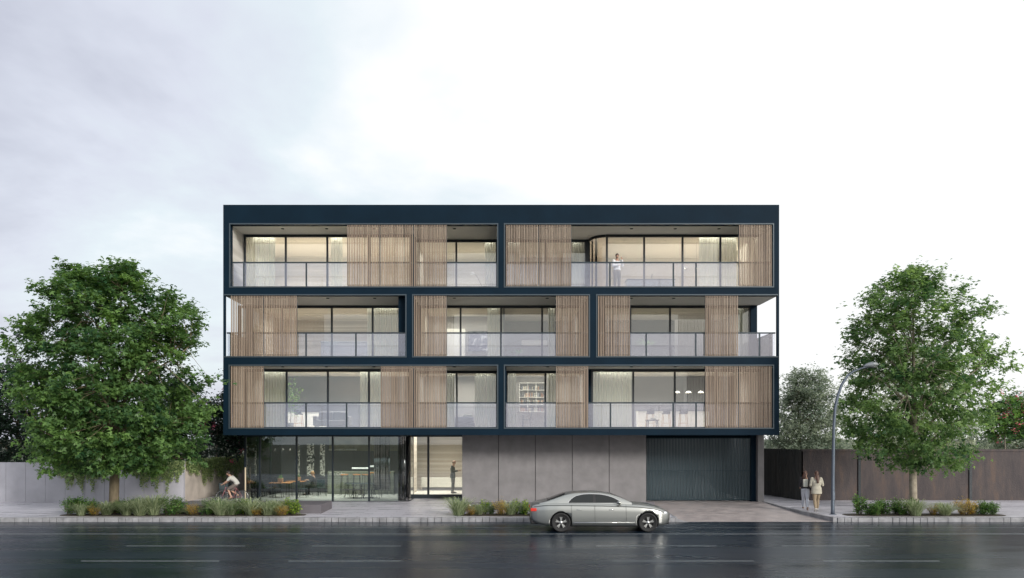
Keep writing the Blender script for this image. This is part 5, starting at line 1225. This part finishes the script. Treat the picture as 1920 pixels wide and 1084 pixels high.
for px, w_ in ((1284, 'left'), (1306, 'right')): pendant(f'{w_} small grey pendant lamp over the top floor kitchen island', (X(px, 41.4), 41.4, Z(503.5, 41.4)), LV[3][0], .13, M['midgrey_wall'], 'pendant lamps over the island')
# low table, desk, chair, lamps, pictures, plants
def low_table(label, x, y, z, w_, h, m, bowl=True):
    o = thing('coffee_table', label, 'table', (x, y, z)); mb = MB(); mb.bbox(x - w_, x + w_, y - .28, y + .28, z + h - .05, z + h, .02); mb.build('tabletop', m, o)
    for sx in (-1, 1):
        for sy in (-1, 1): mb = MB(); mb.tube([(x + sx * (w_ - .08), y + sy * .2, z + h - .05), (x + sx * (w_ - .05), y + sy * .22, z)], [.03, .02], 8); mb.build('leg', m, o)
low_table('dark low table with white bowl in front of bar stools, lowest flat floor', X(1223, 40.6), 40.6, f1, .30, .42, M['charcoal'])
mb = MB(); x = X(1225, 40.6); mb.lathe([(0, 0), (.06, .0), (.15, .05), (.17, .085), (.155, .08), (.05, .012), (0, .012)], (x, 40.6, f1 + .42), 18); tag(mb.build('bowl', M['white']), 'white bowl on the dark low table, lowest flat floor', 'bowl')
def desk(label, x0, x1, y, z):
    o = thing('desk', label, 'desk', ((x0 + x1) / 2, y, z)); mb = MB(); mb.bbox(x0, x1, y, y + .6, z + .72, z + .75, .006); mb.build('desktop', M['white'], o)
    for a in (x0 + .05, x1 - .05):
        for b in (y + .05, y + .55): mb = MB(); mb.tube([(a, b, z), (a, b, z + .72)], .014, 6); mb.build('leg', M['rail'], o)
desk('white desk at the left of the small study, lowest flat floor', X(952, 41.9), X(983, 41.9), 41.9, f1)
desk('white desk under the angled lamp, top floor beside the central post', X(880, 42.0), X(928, 42.0), 42.0, f3)
def wire_chair(label, x, y, z, rz=0, group=None, m=None, solid=False):
    m = m or M['rail']; o = thing('chair', label, 'chair', (0, 0, 0), group=group); mb = MB(); mb.bbox(-.21, .21, -.21, .21, .43, .46, .012); mb.build('seat', m, o)
    mb = MB(); 
    if solid: mb.bbox(-.21, .21, -.235, -.205, .50, .86, .012)
    else: mb.tube([(-.21, -.20, .46), (-.22, -.25, .70), (-.18, -.27, .82), (.18, -.27, .82), (.22, -.25, .70), (.21, -.20, .46)], .013, 6); mb.tube([(-.2, -.245, .66), (.2, -.245, .66)], .011, 6)
    mb.build('backrest', m, o)
    for sx in (-1, 1):
        for sy in (-1, 1): mb = MB(); mb.tube([(sx * .17, sy * .17, .44), (sx * .22, sy * .22, 0)], .011, 6); mb.build('leg', m, o)
    o.location = (x, y, z); o.rotation_euler = (0, 0, rz); return o
wire_chair('slim wire chair at the white study desk, lowest flat floor', X(987, 42.2), 42.2, f1, R(90))
o = thing('desk_lamp', 'silver angled desk lamp behind glass on the top floor beside the central post', 'desk lamp', (X(903, 42.3), 42.3, f3 + .75)); mb = MB()
b0 = Vector((X(904, 42.3), 42.3, f3 + .76)); b1 = Vector((X(893, 42.3), 42.3, Z(516, 42.3))); b2 = Vector((X(886, 42.3), 42.3, Z(514, 42.3)))
mb.tube([b0, b1, b2], .013, 8); mb.lathe([(0, 0), (.10, 0), (.10, .015), (0, .02)], b0[:], 14); mb.build('arm', M['rail'], o)
mb = MB(); mb.lathe([(.03, .09), (.07, .06), (.12, -.03), (.115, -.03), (.06, .05)], b2[:], 16); mb.build('lamp_shade', M['white'], o)
def picture(label, x0, x1, y, z0, z1, m, shelfm=None):
    o = thing('picture', label, 'picture', ((x0 + x1) / 2, y, z0)); mb = MB(); mb.box(x0, x1, y, y + .03, z0, z1); mb.build('canvas', m, o)
    mb = MB()
    for a, b, c, d in ((x0 - .03, x0, z0 - .03, z1 + .03), (x1, x1 + .03, z0 - .03, z1 + .03), (x0, x1, z0 - .03, z0), (x0, x1, z1, z1 + .03)): mb.box(a, b, y - .01, y + .03, c, d)
    mb.build('picture_frame', M['black'], o)
def speckle(name, c1, c2, sc, lo=.45, hi=.62, ms=None):
    m, n, o = nt(name); p = n.nodes.new('ShaderNodeBsdfPrincipled'); p.inputs['Roughness'].default_value = .6
    n.links.new(ramp(n, noise(n, sc, 5, rough=.7, mapscale=ms), [(lo, c1), (hi, c2)]), p.inputs['Base Color']); n.links.new(p.outputs[0], o.inputs[0]); return m
picture('dark abstract picture with pale flecks on the middle floor, centre opening', X(879, 44.4), X(916, 44.4), 44.4, Z(658, 44.4), Z(622, 44.4), speckle('abstract_canvas', (.06, .06, .10), (.5, .5, .55), 3.5, .52, .6))
# shelf unit in the study
o = thing('bookshelf', 'white wall bookshelf full of objects above the study desk, lowest flat floor', 'bookshelf', (X(996, 44.3), 44.25, f1 + .9)); x0, x1 = X(974, 44.3), X(1021, 44.3); z0, z1 = Z(772, 44.3), Z(718, 44.3)
mb = MB(); K = 4
for k in range(K + 1): z = z0 + (z1 - z0) * k / K; mb.box(x0, x1, 44.28, 44.56, z - .012, z + .012)
for k in range(4): x = x0 + (x1 - x0) * k / 3; mb.box(x - .012, x + .012, 44.285, 44.555, z0 + .012, z1 - .012)
mb.build('shelf', M['white'], o); rnd = random.Random(4)
cols = [mat('book_%s' % c, v, .7) for c, v in (('grey', (.2, .2, .22)), ('cream', (.5, .45, .36)), ('rust', (.3, .13, .07)), ('slate', (.09, .11, .14)))]
bk = [MB() for _ in cols]
for k in range(K):
    z = z0 + (z1 - z0) * k / K + .012; x = x0 + .03
    while x < x1 - .05:
        w_ = rnd.uniform(.02, .05); hh = rnd.uniform(.16, .26)
        if rnd.uniform(0, 1) < .7: bk[rnd.randrange(4)].box(x, x + w_ - .003, 44.32, 44.5, z, z + hh)
        x += w_
for b_, m_ in zip(bk, cols): b_.build('books', m_, o)
def plant(label, x, y, z, h, kind='palm', n=26, pot=True, seed=1):
    global rng; rng = np.random.default_rng(seed); o = thing('potted_plant', label, 'plant', (x, y, z)); mb = MB()
    mb.lathe([(0, 0), (.12, 0), (.16, .28), (.145, .28), (.14, .24), (0, .24)], (x, y, z), 18); mb.build('pot', M['midgrey_wall'], o); V = []; var = []
    mb = MB(); mb.tube([(x, y, z + .2), (x + .02, y, z + h * .6)], [.02, .014], 6); mb.build('stem', M['bark'], o)
    if kind == 'palm':
        for i in range(n):
            a = rng.uniform(0, 6.28); out = np.array([math.cos(a), math.sin(a), 0]); s = np.array([-out[1], out[0], 0]); b = np.array([x, y, z + h * .55]); L = h * .55 * rng.uniform(.7, 1.1); e_ = rng.uniform(.1, .9)
            P_ = [b, b + out * L * .4 + np.array([0, 0, L * .5 * e_]), b + out * L * .8 + np.array([0, 0, L * .55 * e_]), b + out * L * 1.05 + np.array([0, 0, L * .3 * e_])]; ww = [.012, .03, .025, .004]
            for k in range(3): V += [P_[k] - s * ww[k], P_[k] + s * ww[k], P_[k + 1] + s * ww[k + 1], P_[k + 1] - s * ww[k + 1]]; var.append(.4)
        V = np.array(V)
    else:
        C = np.concatenate([np.array([x, y, z + h * .75]) + rng.normal(size=(n * 6, 3)) * np.array([.26, .22, h * .22])]); V = leaves(C, .11, up=.4); var = rng.uniform(0, 1, len(C))
    fastmesh('foliage', V, 4, M['leafshrub'], var, o, (x, y, z))
plant('palm leaved pot plant behind the balustrade, middle floor right', X(1211, 43), 43, f2 + .35, 1.25, seed=3)
plant('tall leafy pot plant beside the curtain, lowest flat floor left', X(545, 41.2), 41.2, f1, 2.0, 'leafy', 60, seed=4)
plant('low leafy pot plant behind the balustrade, middle floor centre', X(972, 42.5), 42.5, f2, 1.0, seed=5)
# lit white cabinet and door leaf in the middle floor flat
mb = MB(); mb.bbox(X(838, 44.2), X(872, 44.2), 44.1, 44.5, f2, Z(617, 44.2), .01); tag(mb.build('wardrobe', M['white']), 'tall white wardrobe lit from above, middle floor centre flat', 'wardrobe')
mb = MB(); mb.bbox(X(978, 46.2), X(1026, 46.2), 45.9, 46.4, Z(648, 46.2), Z(639, 46.2), .01); tag(mb.build('wall_cabinet', M['white']), 'long white wall cabinet, middle floor centre flat', 'cabinet')
# vertical slatted room divider
def divider(label, x0, x1, y, z0, z1, m):
    mb = MB(); n = int((x1 - x0) / .09)
    for i in range(n): a = x0 + (x1 - x0) * i / n; mb.box(a, a + .045, y, y + .06, z0, z1)
    mb.box(x0, x1, y + .062, y + .09, z0, z1); tag(mb.build('room_divider', m), label, 'room divider')
divider('grey slatted room divider behind glass, middle floor right', X(1266, 43.5), X(1330, 43.5), 43.5, f2, LV[2][0] - .32, M['midgrey_wall'])
divider('dark slatted wall behind the pendant lamps, lowest flat floor right', X(1283, 44.1), X(1350, 44.1), 44.1, f1, LV[1][0] - .05, M['grey_wall'])
# ---------------------------------------------------------------- cafe
def cafe_table(label, x, y, w_, h=.75, z=.30, d=.7):
    o = thing('cafe_table', label, 'table', (x, y, z)); mb = MB(); mb.bbox(x - w_, x + w_, y - d / 2, y + d / 2, z + h - .035, z + h, .008); mb.build('tabletop', M['orange'], o)
    for sx in (-1, 1):
        for sy in (-1, 1): mb = MB(); mb.tube([(x + sx * (w_ - .08), y + sy * (d / 2 - .08), z + h - .03), (x + sx * (w_ - .05), y + sy * (d / 2 - .05), z)], .014, 6); mb.build('leg', M['black'], o)
cafe_table('nearer orange wood cafe table behind the glass at the left', X(527, 43.2), 43.2, .55)
cafe_table('farther orange wood cafe table behind the glass mullion', X(555, 44.6), 44.6, .5)
for x, y, w_ in ((X(526, 43.2), 43.2, 'nearer'), (X(559, 44.6), 44.6, 'farther')):
    o = thing('planter_box', f'small plywood planter box on the {w_} cafe table', 'planter', (x, y, 1.05)); mb = MB(); mb.bbox(x - .12, x + .12, y - .12, y + .12, 1.05, 1.27, .008); mb.build('box', M['wood'], o)
    rng = np.random.default_rng(3); C = np.array([x, y, 1.31]) + rng.normal(size=(90, 3)) * .06; fastmesh('foliage', leaves(C, .06), 4, M['leafshrub'], rng.uniform(0, 1, 90), o, (x, y, 1.05))
M['teal'] = mat('dark_teal_chair', (.012, .03, .036), .5)
for px, y, rz, s in ((505, 43.5, 90, 'at the left end of the nearer cafe table'), (522, 42.5, 0, 'in front of the nearer cafe table'), (568, 43.0, -90, 'solid backed, right of the glass mullion'), (592, 44.5, -90, 'under the seated person in the cafe'), (603, 43.8, 200, 'right of the seated person in the cafe')):
    wire_chair('dark teal cafe chair ' + s, X(px, y), y, .30, R(rz), 'cafe chairs behind the glass', M['teal'], px > 560)
o = thing('bar_counter', 'long grey green service counter with small white lettering in the cafe', 'counter', (X(665, 45.3), 45.3, .30)); mb = MB(); x0, x1 = X(614, 45.3), X(738, 45.3)
mb.bbox(x0, x1, 45.3, 45.9, .3, Z(884, 45.3), .01); mb.build('counter_front', mat('mossy_concrete', (.20, .21, .17), .7, 0, .25, 1.6), o)
text('lettering', 'The Cube', .22, (X(616.5, 45.28), 45.285, Z(891, 45.28)), M['white'], o)
for i, px in enumerate((646, 669, 687, 701, 724)):
    bar_stool(['first', 'second', 'third', 'fourth', 'fifth'][i] + ' bar stool from the left at the cafe counter, orange wooden seat', (X(px, 44.6 if i < 3 else 45.0), 44.6 if i < 3 else 45.0, .30), 'bar stools at the cafe counter', M['orange'], M['black'], 1.12 if i < 3 else 1.2, False, .3 * i)
o = thing('cafe_table', 'long dark cafe table with thin crossed legs at the right of the cafe', 'table', (X(680, 42.8), 42.8, .30)); mb = MB(); x0, x1 = X(648, 42.8), X(705, 42.8); mb.bbox(x0, x1, 42.5, 43.2, 1.0, 1.03, .008); mb.build('tabletop', M['teal'], o)
for k in range(5):
    xk = x0 + .1 + (x1 - x0 - .2) * k / 4; mb = MB(); mb.tube([(xk - .16, 42.6, .3), (xk + .10, 43.0, 1.0)], .011, 5); mb.tube([(xk + .16, 42.6, .3), (xk - .10, 43.0, 1.0)], .011, 5); mb.build('leg', M['black'], o)
for k, (px, rz) in enumerate(((655, 10), (672, -5), (690, 12), (706, 80))):
    wire_chair(['first', 'second', 'third', 'fourth'][k] + ' thin dark wire chair from the left at the long cafe table', X(px, 42.2), 42.2, .30, R(rz), 'wire chairs at the long cafe table', M['black'])
for px0, px1, y, zz_, s in ((660, 691.5, 44.2, 878, 'left'), (693, 719, 43.6, 874.5, 'right')):
    o = thing('linear_lamp', f'{s} slim white linear lamp hanging over the cafe counter', 'pendant lamp', (X(px0, y), y, Z(zz_, y)), group='linear lamps over the cafe counter'); mb = MB(); z = Z(zz_, y); mb.bbox(X(px0, y), X(px1, y), y - .05, y + .05, z - .04, z + .04, .01)
    mb.build('lamp_body', mat('linear_lamp_white', (.8, .8, .78), .5, emit=(1, .96, .9), estr=.55), o); mb = MB()
    for xx in (X(px0, y) + .1, X(px1, y) - .1): mb.tube([(xx, y, z + .04), (xx, y, UNDER - .02)], .004, 5)
    mb.build('cord', M['black'], o)
poster = speckle('black_white_pattern', (.03, .03, .03), (.70, .68, .62), 9, .47, .50, (1, 1, 1))
for px0, px1, txt, s in ((554, 562, ['A'], 'left'), (575.5, 588.5, ['CA', 'PY'], 'middle'), (600, 609, ['E'], 'right')):
    y = 46.0; x0, x1 = X(px0, y), X(px1, y); z0, z1 = Z(893, y), Z(832, y); o = thing('wall_banner', f'{s} black and white patterned banner with big letters inside the cafe', 'banner', ((x0 + x1) / 2, y, z0), group='patterned banners in the cafe')
    mb = MB(); mb.box(x0, x1, y, y + .03, z0, z1); mb.build('panel', poster, o)
    for k, t_ in enumerate(txt): text('lettering', t_, .34 if len(t_) > 1 else .3, (x0 + .01, y - .012, Z(861 + 12.5 * k, y)), M['black'], o, bold=.012)
for k, px in enumerate((516, 530.5, 544)):
    y = 44.2; o = thing('pendant_lamp', ['left', 'middle', 'right'][k] + ' one of three tiny wire pendant lamps in the left of the cafe', 'pendant lamp', (X(px, y), y, Z(846, y)), group='wire pendants in the cafe'); z = Z(846, y); mb = MB()
    mb.tube([(X(px, y), y, z + .14), (X(px, y) - .05, y, z)], .006, 5); mb.tube([(X(px, y), y, z + .14), (X(px, y) + .05, y, z)], .006, 5); mb.build('lamp_shade', M['white'], o); mb = MB(); mb.tube([(X(px, y), y, z + .14), (X(px, y), y, UNDER - .02)], .004, 5); mb.build('cord', M['black'], o)
# outdoor seats beside the cafe
cafe_o = wire_chair('dark outdoor chair behind the cyclist, left one', X(419, 41.5), 41.5, .28, R(20), 'outdoor cafe chairs', M['teal'], True)
wire_chair('dark outdoor chair behind the cyclist, right one', X(433, 42.6), 42.6, .28, R(-30), 'outdoor cafe chairs', M['teal'], True)
o = thing('outdoor_table', 'dark high outdoor table behind the cyclist beside the side wall', 'table', (X(425, 42.2), 42.2, .28)); x = X(425, 42.2); mb = MB(); mb.bbox(x - .35, x + .35, 41.9, 42.5, 1.0, 1.03, .008); mb.build('tabletop', M['teal'], o)
for sx in (-1, 1):
    for yy in (41.95, 42.45): mb = MB(); mb.tube([(x + sx * .3, yy, .28), (x + sx * .3, yy, 1.0)], .014, 6); mb.build('leg', M['teal'], o)
mb = MB(); M['paleoak'] = mat('pale_oak', (.62, .52, .36), .5); x = X(460, 40.0); mb.tube([(x, 40.0, .28), (x, 40.0, 1.95)], .035, 10); tag(mb.build('timber_post', M['paleoak']), 'slender pale timber post at the left corner of the cafe glass', 'post')
